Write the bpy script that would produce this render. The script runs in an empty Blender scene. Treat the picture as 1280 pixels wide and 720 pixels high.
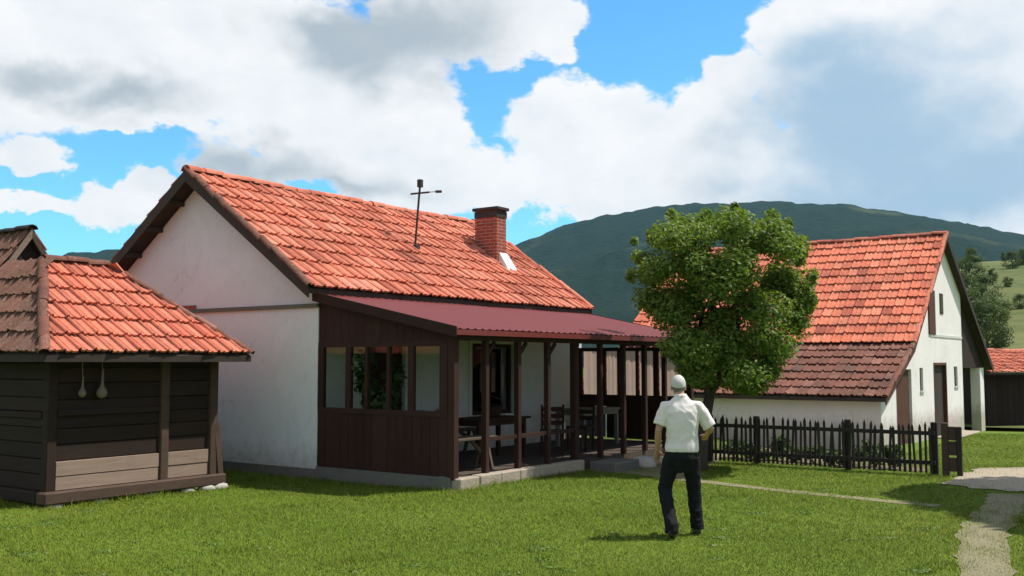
import bpy, bmesh, math, random
import numpy as np
from mathutils import Vector, Matrix, noise as mnoise

random.seed(7); np.random.seed(7)
R = math.radians
sc = bpy.context.scene
COL = sc.collection

# ------------------------------------------------------------------ camera
F_PX, PITCH, CAM_H = 1250.0, math.atan(92 / 1250.0), 1.85
cam_d = bpy.data.cameras.new('camera'); cam = bpy.data.objects.new('camera', cam_d); COL.objects.link(cam)
cam_d.sensor_width = 36.0; cam_d.lens = 36.0 * F_PX / 1280.0
cam_d.clip_start = 0.1; cam_d.clip_end = 12000
cam.location = (0, 0, CAM_H); cam.rotation_euler = (R(90) + PITCH, 0, 0)
sc.camera = cam
sc.view_settings.view_transform = 'Standard'; sc.view_settings.look = 'None'
sc.view_settings.exposure = 0.22; sc.view_settings.gamma = 1.0; sc.view_settings.use_curve_mapping = False
sc.cycles.max_bounces = 5; sc.cycles.transparent_max_bounces = 12; sc.cycles.volume_bounces = 0
sc.cycles.use_denoising = True

# ------------------------------------------------------------------ sun
SUN_EL, SUN_AZ = R(60), R(80)            # azimuth from +Y towards +X
sun_dir = Vector((math.sin(SUN_AZ) * math.cos(SUN_EL), math.cos(SUN_AZ) * math.cos(SUN_EL), math.sin(SUN_EL)))
sl = bpy.data.lights.new('sun', 'SUN'); sl.energy = 5.0; sl.angle = R(0.55); sl.color = (1.0, 0.95, 0.87)
so = bpy.data.objects.new('sun', sl); COL.objects.link(so); so.location = (20, 5, 40)
so.rotation_euler = (-sun_dir).to_track_quat('-Z', 'Y').to_euler()

# ------------------------------------------------------------------ world
def px_dir(x, y):
    dx, dy = (x - 640) / F_PX, (360 - y) / F_PX
    Y = math.cos(PITCH) - dy * math.sin(PITCH); Z = math.sin(PITCH) + dy * math.cos(PITCH)
    return math.atan2(dx, Y), math.atan2(Z, math.hypot(dx, Y))

def build_world():
    w = bpy.data.worlds.new('World'); sc.world = w; w.use_nodes = True
    nt = w.node_tree; nt.nodes.clear(); N = nt.nodes.new; L = nt.links.new
    def math_(op, a, b=None, c=None, clamp=False):
        n = N('ShaderNodeMath'); n.operation = op; n.use_clamp = clamp
        for i, v in enumerate((a, b, c)):
            if v is None: continue
            if isinstance(v, (int, float)): n.inputs[i].default_value = v
            else: L(v, n.inputs[i])
        return n.outputs[0]
    def vec_(op, a, b=None, out=0):
        n = N('ShaderNodeVectorMath'); n.operation = op
        for i, v in enumerate((a, b)):
            if v is None: continue
            if isinstance(v, (tuple, list)): n.inputs[i].default_value = v
            else: L(v, n.inputs[i])
        return n.outputs[out]
    def maprange(v, a, b, c=0.0, d=1.0, smooth=True):
        n = N('ShaderNodeMapRange'); n.interpolation_type = 'SMOOTHSTEP' if smooth else 'LINEAR'
        L(v, n.inputs[0])
        for i, k in enumerate((a, b, c, d)): n.inputs[i + 1].default_value = k
        return n.outputs[0]
    def noise(vec, scale, detail=6, rough=0.55, col=False):
        n = N('ShaderNodeTexNoise'); n.inputs['Scale'].default_value = scale
        n.inputs['Detail'].default_value = detail; n.inputs['Roughness'].default_value = rough
        L(vec, n.inputs['Vector']); return n.outputs['Color' if col else 'Fac']
    def mixc(f, a, b):
        n = N('ShaderNodeMix'); n.data_type = 'RGBA'
        if isinstance(f, (int, float)): n.inputs[0].default_value = f
        else: L(f, n.inputs[0])
        for i, v in ((6, a), (7, b)):
            if isinstance(v, tuple): n.inputs[i].default_value = v + (1,)
            else: L(v, n.inputs[i])
        return n.outputs[2]
    tc = N('ShaderNodeTexCoord'); d = tc.outputs['Generated']
    sep = N('ShaderNodeSeparateXYZ'); L(d, sep.inputs[0])
    az = math_('ARCTAN2', sep.outputs[0], sep.outputs[1])
    el = math_('ARCSINE', sep.outputs[2])
    cmb = N('ShaderNodeCombineXYZ'); L(az, cmb.inputs[0]); L(el, cmb.inputs[1])
    p0 = cmb.outputs[0]
    dsq = vec_('MULTIPLY', d, (1.0, 1.0, 1.45))
    # two warps: a broad one for the outline, a fine one for the cauliflower edges
    nz1 = noise(dsq, 5.5, 3, 0.5, True)
    nz2 = noise(dsq, 19.0, 5, 0.6, True)
    w1 = vec_('MULTIPLY', vec_('SUBTRACT', nz1, (0.5, 0.5, 0.5)), (0.10, 0.07, 0))
    w2 = vec_('MULTIPLY', vec_('SUBTRACT', nz2, (0.5, 0.5, 0.5)), (0.06, 0.06, 0))
    p = vec_('ADD', vec_('ADD', p0, w1), w2)
    def blobs(lst, pos, k=0.14):
        acc = None
        for (x, y, rx, ry, s) in lst:
            a, e = px_dir(x, y)
            q = vec_('MULTIPLY', vec_('SUBTRACT', pos, (a, e, 0)), (F_PX / rx, F_PX / ry, 0))
            v = math_('MULTIPLY_ADD', vec_('LENGTH', q, out=1), -s, s)
            acc = v if acc is None else math_('SMOOTH_MAX', acc, v, k)
        return acc
    clouds = [(180, 40, 330, 100, 1), (0, 60, 160, 110, 1), (400, 110, 170, 110, 1), (505, 165, 92, 95, 1), (520, 222, 120, 52, 1),
              (640, 240, 170, 42, .8), (590, 20, 150, 66, 1), (690, 30, 40, 50, .8), (735, 185, 128, 100, 1), (880, 190, 105, 95, 1), (800, 245, 220, 50, 1),
              (920, 92, 46, 38, .8), (1120, 70, 190, 150, 1), (1150, 200, 220, 120, 1), (1010, 50, 80, 90, 1), (1280, 150, 190, 180, 1),
              (22, 196, 50, 24, .7), (40, 258, 50, 15, .6), (135, 258, 62, 30, .8), (195, 238, 45, 32, .8), (120, 140, 190, 30, .8), (350, 212, 110, 28, .5),
              (1260, 275, 110, 24, .8)]
    shades = [(470, 42, 150, 56, 1), (400, 30, 70, 36, 1), (20, 92, 105, 28, .7), (150, 132, 120, 30, .8), (340, 214, 130, 30, .6),
              (430, 235, 90, 22, .6), (1070, 180, 190, 110, 1), (1200, 225, 220, 70, 1), (1040, 90, 120, 60, .6), (1180, 60, 90, 30, .3), (1010, 220, 110, 60, .7)]
    B = blobs(clouds, p)
    S = blobs(shades, vec_('ADD', p0, vec_('ADD', vec_('MULTIPLY', w1, (2.0, 2.0, 0)), vec_('MULTIPLY', w2, (0.8, 0.8, 0)))), 0.3)
    # beyond the frame: unseen greyer cloud cover, shaped to neutralise and lower ambient light
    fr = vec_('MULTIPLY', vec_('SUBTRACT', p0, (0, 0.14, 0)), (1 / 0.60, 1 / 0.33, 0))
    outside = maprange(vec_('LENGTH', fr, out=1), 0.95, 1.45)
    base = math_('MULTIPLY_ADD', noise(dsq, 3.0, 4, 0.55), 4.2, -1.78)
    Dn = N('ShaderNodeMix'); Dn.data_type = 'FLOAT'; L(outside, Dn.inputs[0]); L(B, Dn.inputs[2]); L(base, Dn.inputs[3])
    fine = math_('MULTIPLY_ADD', noise(dsq, 26.0, 5, 0.62), 0.5, -0.25)
    D = math_('ADD', Dn.outputs[0], fine)
    alpha = maprange(D, 0.0, 0.16)
    # shading inside the cloud: compare the noise with itself one step towards the sun
    up = vec_('ADD', dsq, (0.020, 0.0, 0.026))
    n_a = noise(dsq, 11.0, 4, 0.55); n_b = noise(up, 11.0, 4, 0.55)
    relief = math_('MULTIPLY_ADD', math_('SUBTRACT', n_b, n_a), 3.2, 0.42, clamp=True)
    soft = maprange(noise(dsq, 4.2, 4, 0.5), 0.36, 0.66)
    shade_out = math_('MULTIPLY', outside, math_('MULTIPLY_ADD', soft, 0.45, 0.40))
    shade_in = math_('MULTIPLY', maprange(math_('ADD', S, math_('MULTIPLY_ADD', n_a, 1.5, -0.75)), -0.30, 0.75), math_('SUBTRACT', 1.0, outside))
    shade = math_('ADD', shade_in, shade_out, clamp=True)
    lit = mixc(relief, (1.0, 1.0, 1.0), (0.66, 0.75, 0.84))
    lit = mixc(0.36, (0.99, 0.99, 0.995), lit)
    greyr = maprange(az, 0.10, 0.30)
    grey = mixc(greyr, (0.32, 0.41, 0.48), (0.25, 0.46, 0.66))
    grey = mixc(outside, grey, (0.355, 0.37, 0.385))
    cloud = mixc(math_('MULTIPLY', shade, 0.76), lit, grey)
    sky = N('ShaderNodeTexSky'); sky.sky_type = 'NISHITA'; sky.sun_disc = False
    sky.sun_elevation = SUN_EL; sky.sun_rotation = SUN_AZ
    sky.altitude = 600; sky.air_density = 1.0; sky.dust_density = 0.4; sky.ozone_density = 2.0
    hs = N('ShaderNodeVectorMath'); hs.operation = 'MULTIPLY'; hs.inputs[1].default_value = (0.66, 1.36, 1.62); L(sky.outputs[0], hs.inputs[0])
    bg1 = N('ShaderNodeBackground'); L(hs.outputs[0], bg1.inputs[0]); bg1.inputs[1].default_value = 0.116
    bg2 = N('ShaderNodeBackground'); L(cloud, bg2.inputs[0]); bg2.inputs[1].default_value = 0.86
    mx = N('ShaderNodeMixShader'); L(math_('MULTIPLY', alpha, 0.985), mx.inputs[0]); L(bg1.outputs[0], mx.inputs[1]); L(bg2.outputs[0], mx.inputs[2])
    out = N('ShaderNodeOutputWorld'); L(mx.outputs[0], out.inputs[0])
    w.cycles.sampling_method = 'MANUAL'; w.cycles.sample_map_resolution = 512
build_world()

# ------------------------------------------------------------------ materials
class NT:
    def __init__(s, name):
        s.m = bpy.data.materials.new(name); s.m.use_nodes = True; s.t = s.m.node_tree
        s.b = s.t.nodes['Principled BSDF']; s.out = s.t.nodes['Material Output']
        s.tc = s.n('ShaderNodeTexCoord'); s.geo = s.n('ShaderNodeNewGeometry'); s.oi = s.n('ShaderNodeObjectInfo')
        s.pos = s.geo.outputs['Position']; s.obj = s.tc.outputs['Object']
    def n(s, t): return s.t.nodes.new(t)
    def l(s, a, b): s.t.links.new(a, b)
    def set(s, sock, v):
        if isinstance(v, (int, float)): sock.default_value = v
        elif isinstance(v, tuple): sock.default_value = v + (1,) if len(v) == 3 and len(sock.default_value) == 4 else v
        else: s.l(v, sock)
    def math(s, op, a, b=0.0, clamp=False):
        n = s.n('ShaderNodeMath'); n.operation = op; n.use_clamp = clamp
        s.set(n.inputs[0], a); s.set(n.inputs[1], b); return n.outputs[0]
    def scale(s, vec, k):
        n = s.n('ShaderNodeVectorMath'); n.operation = 'MULTIPLY'; s.l(vec, n.inputs[0]); n.inputs[1].default_value = k
        return n.outputs[0]
    def noise(s, scale, detail=5, rough=0.55, vec=None, dist=0.0):
        n = s.n('ShaderNodeTexNoise'); n.inputs['Scale'].default_value = scale; n.inputs['Detail'].default_value = detail
        n.inputs['Roughness'].default_value = rough; n.inputs['Distortion'].default_value = dist
        s.l(vec if vec is not None else s.pos, n.inputs['Vector']); return n.outputs['Fac']
    def ramp(s, f, stops):
        n = s.n('ShaderNodeValToRGB'); cr = n.color_ramp
        while len(cr.elements) < len(stops): cr.elements.new(0.5)
        for e, (p, c) in zip(cr.elements, stops):
            e.position = p; e.color = (c + (1,)) if isinstance(c, tuple) else (c, c, c, 1)
        s.l(f, n.inputs[0]); return n.outputs[0]
    def mix(s, f, a, b, mode='MIX'):
        n = s.n('ShaderNodeMix'); n.data_type = 'RGBA'; n.blend_type = mode
        s.set(n.inputs[0], f); s.set(n.inputs[6], a); s.set(n.inputs[7], b); return n.outputs[2]
    def rnd(s):
        a = s.math('ADD', s.oi.outputs['Random'], s.geo.outputs['Random Per Island'])
        return s.math('FRACT', a)
    def bump(s, h, strength=0.3, dist=0.02):
        n = s.n('ShaderNodeBump'); n.inputs['Strength'].default_value = strength; n.inputs['Distance'].default_value = dist
        s.l(h, n.inputs['Height']); s.l(n.outputs[0], s.b.inputs['Normal'])
    def fin(s, color, rough=0.85, spec=0.25, metal=0.0):
        s.set(s.b.inputs['Base Color'], color); s.set(s.b.inputs['Roughness'], rough)
        s.b.inputs['Specular IOR Level'].default_value = spec; s.b.inputs['Metallic'].default_value = metal
        return s.m
M = {}
def mat_tile(name, stops, dirt, dirt_col, lich):
    t = NT(name)
    c = t.ramp(t.rnd(), stops)
    n1 = t.noise(1.1, 6, 0.62); n2 = t.noise(9.0, 4, 0.6); n3 = t.noise(38, 3, 0.5)
    c = t.mix(t.ramp(n1, [(0.42, 0.0), (0.72, dirt)]), c, dirt_col)
    c = t.mix(t.ramp(n2, [(0.45, 0.0), (0.8, dirt * 0.9)]), c, t.mix(1.0, c, (0.42, 0.36, 0.34), 'MULTIPLY'))
    c = t.mix(t.ramp(n3, [(0.60, 0.0), (0.74, lich)]), c, (0.42, 0.33, 0.24))
    t.bump(n3, 0.35, 0.01)
    return t.fin(c, 0.88, 0.2)
M['tile'] = mat_tile('clay_tile', [(0.0, (0.26, 0.075, 0.05)), (0.07, (0.50, 0.135, 0.083)), (0.3, (0.64, 0.205, 0.128)), (0.55, (0.57, 0.165, 0.10)), (0.8, (0.69, 0.25, 0.165)), (1.0, (0.53, 0.18, 0.12))], 0.72, (0.29, 0.092, 0.06), 0.45)
M['tile_cottage'] = mat_tile('clay_tile_patchy', [(0.0, (0.30, 0.085, 0.055)), (0.08, (0.56, 0.135, 0.08)), (0.3, (0.74, 0.225, 0.13)), (0.6, (0.66, 0.18, 0.10)), (0.85, (0.78, 0.27, 0.165)), (1.0, (0.54, 0.145, 0.09))], 0.7, (0.27, 0.095, 0.065), 0.4)
M['tile_old'] = mat_tile('clay_tile_weathered', [(0.0, (0.15, 0.06, 0.042)), (0.3, (0.23, 0.09, 0.062)), (0.6, (0.18, 0.072, 0.05)), (0.85, (0.30, 0.135, 0.10)), (1.0, (0.14, 0.075, 0.058))], 0.7, (0.085, 0.05, 0.037), 0.5)
M['tile_shed'] = mat_tile('clay_tile_shed', [(0.0, (0.36, 0.10, 0.065)), (0.1, (0.50, 0.13, 0.08)), (0.4, (0.60, 0.175, 0.105)), (0.8, (0.64, 0.205, 0.13)), (1.0, (0.50, 0.155, 0.10))], 0.55, (0.38, 0.14, 0.10), 0.3)
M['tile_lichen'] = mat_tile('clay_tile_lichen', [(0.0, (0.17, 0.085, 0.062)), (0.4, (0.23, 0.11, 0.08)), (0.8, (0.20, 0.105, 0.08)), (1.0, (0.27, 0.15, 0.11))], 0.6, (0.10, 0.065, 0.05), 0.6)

def mat_plaster(name, col, stain):
    t = NT(name)
    n1 = t.noise(0.9, 6, 0.6); n2 = t.noise(6, 6, 0.65); n3 = t.noise(45, 3, 0.5)
    c = t.mix(t.ramp(n1, [(0.35, 0.0), (0.75, 0.55)]), col, tuple(k * 0.86 for k in col))
    c = t.mix(t.ramp(n2, [(0.55, 0.0), (0.8, 0.45)]), c, stain)
    st = t.noise(3.0, 5, 0.6, t.scale(t.pos, (2.2, 2.2, 0.25)))
    c = t.mix(t.ramp(st, [(0.56, 0.0), (0.8, 0.35)]), c, stain)
    pt = t.noise(0.55, 3, 0.5, None, 1.2); c = t.mix(t.ramp(pt, [(0.545, 0.0), (0.56, 0.16)]), c, tuple(min(1, k * 1.18) for k in col))
    vo = t.n('ShaderNodeTexVoronoi'); vo.feature = 'DISTANCE_TO_EDGE'; vo.inputs['Scale'].default_value = 0.7; vw = t.n('ShaderNodeVectorMath'); vw.operation = 'ADD'
    nc = t.n('ShaderNodeTexNoise'); nc.inputs['Scale'].default_value = 1.6; nc.inputs['Detail'].default_value = 6; t.l(t.pos, nc.inputs['Vector']); t.l(t.pos, vw.inputs[0]); t.l(nc.outputs['Color'], vw.inputs[1]); t.l(vw.outputs[0], vo.inputs['Vector'])
    cr = t.math('MULTIPLY', t.ramp(vo.outputs['Distance'], [(0.0, 1.0), (0.010, 0.0)]), t.ramp(n1, [(0.52, 0.0), (0.62, 0.55)]))
    c = t.mix(cr, c, tuple(k * 0.4 for k in col))
    sep = t.n('ShaderNodeSeparateXYZ'); t.l(t.pos, sep.inputs[0])
    zz = t.math('ADD', sep.outputs[2], t.math('MULTIPLY', t.math('SUBTRACT', n2, 0.5), 0.9))
    mr = t.n('ShaderNodeMapRange'); t.l(zz, mr.inputs[0]); mr.inputs[1].default_value = 0.05; mr.inputs[2].default_value = 0.55
    mr.inputs[3].default_value = 0.7; mr.inputs[4].default_value = 0.0
    c = t.mix(mr.outputs[0], c, (0.30, 0.25, 0.19))                    # splash dirt above the ground
    t.bump(t.math('ADD', t.math('MULTIPLY', n2, 1.5), n3), 0.25, 0.012)
    return t.fin(c, 0.92, 0.15)
M['plaster'] = mat_plaster('limewash', (0.70, 0.71, 0.725), (0.50, 0.485, 0.46))
M['plaster_warm'] = mat_plaster('limewash_warm', (0.82, 0.775, 0.755), (0.58, 0.52, 0.47))
M['plaster_gable'] = mat_plaster('limewash_grey', (0.64, 0.655, 0.675), (0.46, 0.455, 0.44))

def mat_wood(name, a, b, axis=(1, 1, 8), rough=0.8, bump=0.35):
    t = NT(name)
    v = t.scale(t.pos, axis)
    g = t.noise(2.2, 6, 0.65, v, 0.4); n2 = t.noise(2.0, 4, 0.6)
    r = t.rnd()
    c = t.mix(g, a, b)
    c = t.mix(t.math('MULTIPLY', r, 0.6), c, t.mix(1.0, c, (0.55, 0.52, 0.5), 'MULTIPLY'))
    c = t.mix(t.ramp(n2, [(0.5, 0.0), (0.8, 0.5)]), c, t.mix(1.0, c, (0.6, 0.58, 0.55), 'MULTIPLY'))
    t.bump(g, bump, 0.01)
    return t.fin(c, rough, 0.25)
M['wood_porch'] = mat_wood('porch_timber', (0.028, 0.012, 0.009), (0.062, 0.026, 0.018), (9, 9, 0.7))
M['wood_rail'] = mat_wood('porch_rail', (0.028, 0.013, 0.010), (0.064, 0.027, 0.019), (1.2, 1.2, 9))
M['wood_shed'] = mat_wood('shed_boards', (0.019, 0.0105, 0.007), (0.046, 0.026, 0.018), (1.0, 1.0, 9))
M['wood_grey'] = mat_wood('weathered_boards', (0.21, 0.14, 0.105), (0.38, 0.28, 0.22), (0.8, 0.8, 10))
M['wood_beam'] = mat_wood('weathered_beam', (0.045, 0.027, 0.019), (0.115, 0.072, 0.052), (2, 2, 5))
M['wood_fence'] = mat_wood('fence_wood', (0.022, 0.018, 0.015), (0.055, 0.044, 0.037), (9, 9, 0.8))
M['wood_verge'] = mat_wood('verge_board', (0.035, 0.024, 0.019), (0.075, 0.055, 0.045), (2, 2, 2))
M['wood_brown'] = mat_wood('brown_door', (0.075, 0.030, 0.020), (0.14, 0.06, 0.04), (8, 8, 0.8))
M['wood_bench'] = mat_wood('bench_wood', (0.08, 0.06, 0.046), (0.16, 0.12, 0.092), (2, 2, 6))
M['wood_pale'] = mat_wood('pale_table', (0.15, 0.135, 0.12), (0.27, 0.25, 0.225), (2, 2, 6))
M['bark'] = mat_wood('bark', (0.045, 0.034, 0.026), (0.12, 0.09, 0.07), (6, 6, 1.5), 0.95, 0.8)

t = NT('red_sheet'); n1 = t.noise(1.3, 5, 0.6); n2 = t.noise(14, 4, 0.6)
c = t.mix(n1, (0.135, 0.021, 0.019), (0.185, 0.034, 0.030)); c = t.mix(t.ramp(n2, [(0.5, 0.0), (0.8, 0.4)]), c, (0.20, 0.07, 0.06))
c = t.mix(t.math('MULTIPLY', t.rnd(), 0.35), c, (0.17, 0.03, 0.035)); t.bump(n1, 0.12, 0.02); M['sheet'] = t.fin(c, t.ramp(n2, [(0.3, 0.42), (0.8, 0.62)]), 0.45)

t = NT('chimney_brick'); bt = t.n('ShaderNodeTexBrick'); bt.inputs['Scale'].default_value = 1.0
bt.inputs['Color1'].default_value = (0.36, 0.075, 0.045, 1); bt.inputs['Color2'].default_value = (0.26, 0.06, 0.04, 1); bt.inputs['Mortar'].default_value = (0.33, 0.26, 0.22, 1)
bt.inputs['Mortar Size'].default_value = 0.008; bt.inputs['Brick Width'].default_value = 0.25; bt.inputs['Row Height'].default_value = 0.075
sx = t.n('ShaderNodeSeparateXYZ'); t.l(t.obj, sx.inputs[0]); cx = t.n('ShaderNodeCombineXYZ')
t.l(t.math('ADD', sx.outputs[0], sx.outputs[1]), cx.inputs[0]); t.l(sx.outputs[2], cx.inputs[1]); t.l(cx.outputs[0], bt.inputs['Vector'])
n2 = t.noise(5, 5, 0.65); c = t.mix(t.ramp(n2, [(0.45, 0.0), (0.75, 0.6)]), bt.outputs['Color'], (0.14, 0.06, 0.045))
t.bump(bt.outputs['Fac'], -0.5, 0.01); M['brick'] = t.fin(c, 0.92, 0.15)

def mat_stone(name, a, b, sc_=4.0, rough=0.92):
    t = NT(name); n1 = t.noise(sc_, 7, 0.65); n2 = t.noise(sc_ * 7, 5, 0.6); n3 = t.noise(0.7, 4, 0.6)
    c = t.mix(n1, a, b); c = t.mix(t.ramp(n2, [(0.5, 0.0), (0.75, 0.45)]), c, tuple(k * 0.6 for k in a))
    c = t.mix(t.math('MULTIPLY', t.rnd(), 0.4), c, tuple(k * 0.75 for k in b))
    t.bump(t.math('ADD', n1, n2), 0.5, 0.02); return t.fin(c, rough, 0.15)
M['concrete'] = mat_stone('concrete', (0.27, 0.22, 0.17), (0.47, 0.40, 0.32))
M['porch_floor'] = mat_stone('porch_floor', (0.06, 0.045, 0.035), (0.11, 0.085, 0.07))
M['plinth'] = mat_stone('plinth', (0.10, 0.095, 0.08), (0.20, 0.19, 0.165))
M['cement_white'] = mat_stone('mortar_flashing', (0.62, 0.59, 0.54), (0.78, 0.75, 0.70))
M['stone'] = mat_stone('field_stone', (0.34, 0.31, 0.27), (0.55, 0.51, 0.45))
M['gravel'] = mat_stone('pale_gravel', (0.31, 0.255, 0.185), (0.42, 0.35, 0.265), 9)
M['dirt'] = mat_stone('trodden_earth', (0.17, 0.15, 0.085), (0.275, 0.24, 0.15), 6)
M['earth'] = mat_stone('bounce_earth', (0.15, 0.105, 0.07), (0.25, 0.18, 0.12), 5)
M['cap'] = mat_stone('sooty_cap', (0.03, 0.028, 0.028), (0.07, 0.065, 0.062), 8)
M['iron'] = mat_stone('dark_iron', (0.035, 0.03, 0.028), (0.07, 0.055, 0.05), 12, 0.6)
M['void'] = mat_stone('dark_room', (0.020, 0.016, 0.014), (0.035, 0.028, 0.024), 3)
M['white_paint'] = mat_stone('white_paint', (0.60, 0.59, 0.56), (0.72, 0.71, 0.68), 5, 0.6)
M['cloth_blue'] = mat_stone('grey_blue_cloth', (0.16, 0.19, 0.22), (0.24, 0.27, 0.30), 7)
M['cloth_red'] = mat_stone('red_curtain', (0.20, 0.05, 0.06), (0.30, 0.09, 0.09), 7)
M['cloth_grey'] = mat_stone('grey_cloth', (0.26, 0.25, 0.24), (0.38, 0.37, 0.35), 7)
M['gourd'] = mat_stone('dry_gourd', (0.16, 0.12, 0.085), (0.26, 0.20, 0.15), 10, 0.6)

t = NT('window_glass'); tr = t.n('ShaderNodeBsdfTransparent'); gl = t.n('ShaderNodeBsdfGlossy'); gl.inputs['Roughness'].default_value = 0.03
tr.inputs[0].default_value = (0.90, 0.93, 0.91, 1); fr = t.n('ShaderNodeFresnel'); fr.inputs[0].default_value = 1.5
fk = t.math('MULTIPLY', fr.outputs[0], t.math('SUBTRACT', 1.0, t.geo.outputs['Backfacing'])); ms = t.n('ShaderNodeMixShader'); t.l(fk, ms.inputs[0]); t.l(tr.outputs[0], ms.inputs[1]); t.l(gl.outputs[0], ms.inputs[2]); t.l(ms.outputs[0], t.out.inputs[0])
M['glass'] = t.m

def mat_leaf(name, a, b, c3, trans=0.35):
    t = NT(name)
    r = t.geo.outputs['Random Per Island']
    n1 = t.noise(0.9, 4, 0.6)
    c = t.ramp(r, [(0.0, a), (0.5, b), (1.0, c3)])
    c = t.mix(t.ramp(n1, [(0.35, 0.0), (0.7, 0.6)]), c, t.mix(1.0, c, (0.7, 0.78, 0.65), 'MULTIPLY'))
    t.set(t.b.inputs['Base Color'], c); t.b.inputs['Roughness'].default_value = 0.55; t.b.inputs['Specular IOR Level'].default_value = 0.3
    tl = t.n('ShaderNodeBsdfTranslucent'); t.l(t.mix(1.0, c, (1.25, 1.25, 0.5), 'MULTIPLY'), tl.inputs[0])
    ms = t.n('ShaderNodeMixShader'); ms.inputs[0].default_value = trans
    t.l(t.b.outputs[0], ms.inputs[1]); t.l(tl.outputs[0], ms.inputs[2]); t.l(ms.outputs[0], t.out.inputs[0])
    return t.m
t = NT('thin_curtain'); n1 = t.noise(6, 4, 0.6); c = t.mix(n1, (0.62, 0.40, 0.34), (0.74, 0.52, 0.45)); df = t.n('ShaderNodeBsdfDiffuse'); tl = t.n('ShaderNodeBsdfTranslucent')
t.l(c, df.inputs[0]); t.l(c, tl.inputs[0]); ms = t.n('ShaderNodeMixShader'); ms.inputs[0].default_value = 0.6; t.l(df.outputs[0], ms.inputs[1]); t.l(tl.outputs[0], ms.inputs[2]); t.l(ms.outputs[0], t.out.inputs[0]); M['curtain'] = t.m
M['leaf'] = mat_leaf('tree_leaf', (0.095, 0.165, 0.026), (0.150, 0.228, 0.040), (0.26, 0.32, 0.080), 0.42)
M['leaf_dark'] = mat_leaf('hill_leaf', (0.042, 0.075, 0.020), (0.065, 0.102, 0.026), (0.10, 0.135, 0.036))
M['clover'] = mat_leaf('clover_leaf', (0.10, 0.17, 0.024), (0.13, 0.205, 0.03), (0.17, 0.235, 0.045), 0.3)
M['leaf_garden'] = mat_leaf('garden_leaf', (0.035, 0.07, 0.016), (0.05, 0.09, 0.02), (0.08, 0.12, 0.03))
t = NT('grass_blade'); n1 = t.noise(0.28, 5, 0.6); n2 = t.noise(1.6, 5, 0.65)
c = t.ramp(t.geo.outputs['Random Per Island'], [(0.0, (0.122, 0.195, 0.017)), (0.55, (0.150, 0.225, 0.022)), (0.92, (0.18, 0.245, 0.030)), (1.0, (0.33, 0.31, 0.11))])
c = t.mix(t.ramp(n1, [(0.38, 0.0), (0.68, 0.7)]), c, t.mix(1.0, c, (1.35, 1.12, 1.1), 'MULTIPLY'))
c = t.mix(t.ramp(n2, [(0.45, 0.0), (0.75, 0.6)]), c, t.mix(1.0, c, (0.66, 0.75, 0.7), 'MULTIPLY'))
t.set(t.b.inputs['Base Color'], c); t.b.inputs['Roughness'].default_value = 0.6; t.b.inputs['Specular IOR Level'].default_value = 0.1
va = t.n('ShaderNodeVectorMath'); va.operation = 'MULTIPLY_ADD'; t.l(t.geo.outputs['Normal'], va.inputs[0]); va.inputs[1].default_value = (.45, .45, .45); va.inputs[2].default_value = (0, 0, 1)
vn = t.n('ShaderNodeVectorMath'); vn.operation = 'NORMALIZE'; t.l(va.outputs[0], vn.inputs[0]); t.l(vn.outputs[0], t.b.inputs['Normal'])
tl = t.n('ShaderNodeBsdfTranslucent'); t.l(c, tl.inputs[0]); ms = t.n('ShaderNodeMixShader'); ms.inputs[0].default_value = 0.3
t.l(t.b.outputs[0], ms.inputs[1]); t.l(tl.outputs[0], ms.inputs[2]); t.l(ms.outputs[0], t.out.inputs[0]); M['grass'] = t.m
t = NT('turf'); n1 = t.noise(0.3, 6, 0.6); n2 = t.noise(3.5, 6, 0.65); n3 = t.noise(30, 3, 0.6)
c = t.mix(n2, (0.095, 0.16, 0.016), (0.14, 0.205, 0.026)); c = t.mix(t.ramp(n1, [(0.45, 0.0), (0.75, 0.55)]), c, (0.13, 0.155, 0.035))
c = t.mix(t.ramp(n3, [(0.5, 0.0), (0.8, 0.5)]), c, (0.07, 0.08, 0.025)); t.bump(n3, 0.6, 0.03); M['turf'] = t.fin(c, 0.95, 0.1)
t = NT('meadow'); n1 = t.noise(0.035, 6, 0.6); n2 = t.noise(0.25, 6, 0.65); n3 = t.noise(0.012, 4, 0.5)
c = t.mix(n1, (0.085, 0.108, 0.034), (0.140, 0.148, 0.056)); c = t.mix(t.ramp(n2, [(0.44, 0.0), (0.64, 0.75)]), c, (0.055, 0.085, 0.024))
c = t.mix(t.ramp(n3, [(0.5, 0.0), (0.65, 0.45)]), c, (0.21, 0.20, 0.085)); t.bump(n2, 0.6, 0.6); M['meadow'] = t.fin(c, 0.95, 0.1)
t = NT('mountain_forest'); n1 = t.noise(0.055, 6, 0.7); n2 = t.noise(0.006, 5, 0.6); n3 = t.noise(0.0042, 5, 0.55)
c = t.mix(n1, (0.003, 0.014, 0.012), (0.024, 0.048, 0.032)); c = t.mix(t.ramp(n2, [(0.42, 0.0), (0.7, 0.6)]), c, (0.010, 0.024, 0.019))  # cloud shadow over the ridge is put into this very dark forest colour
c = t.mix(t.ramp(n3, [(0.58, 0.0), (0.68, 0.6)]), c, (0.085, 0.10, 0.05)); t.bump(n1, 1.0, 8.0); M['forest'] = t.fin(c, 1.0, 0.05)

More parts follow.
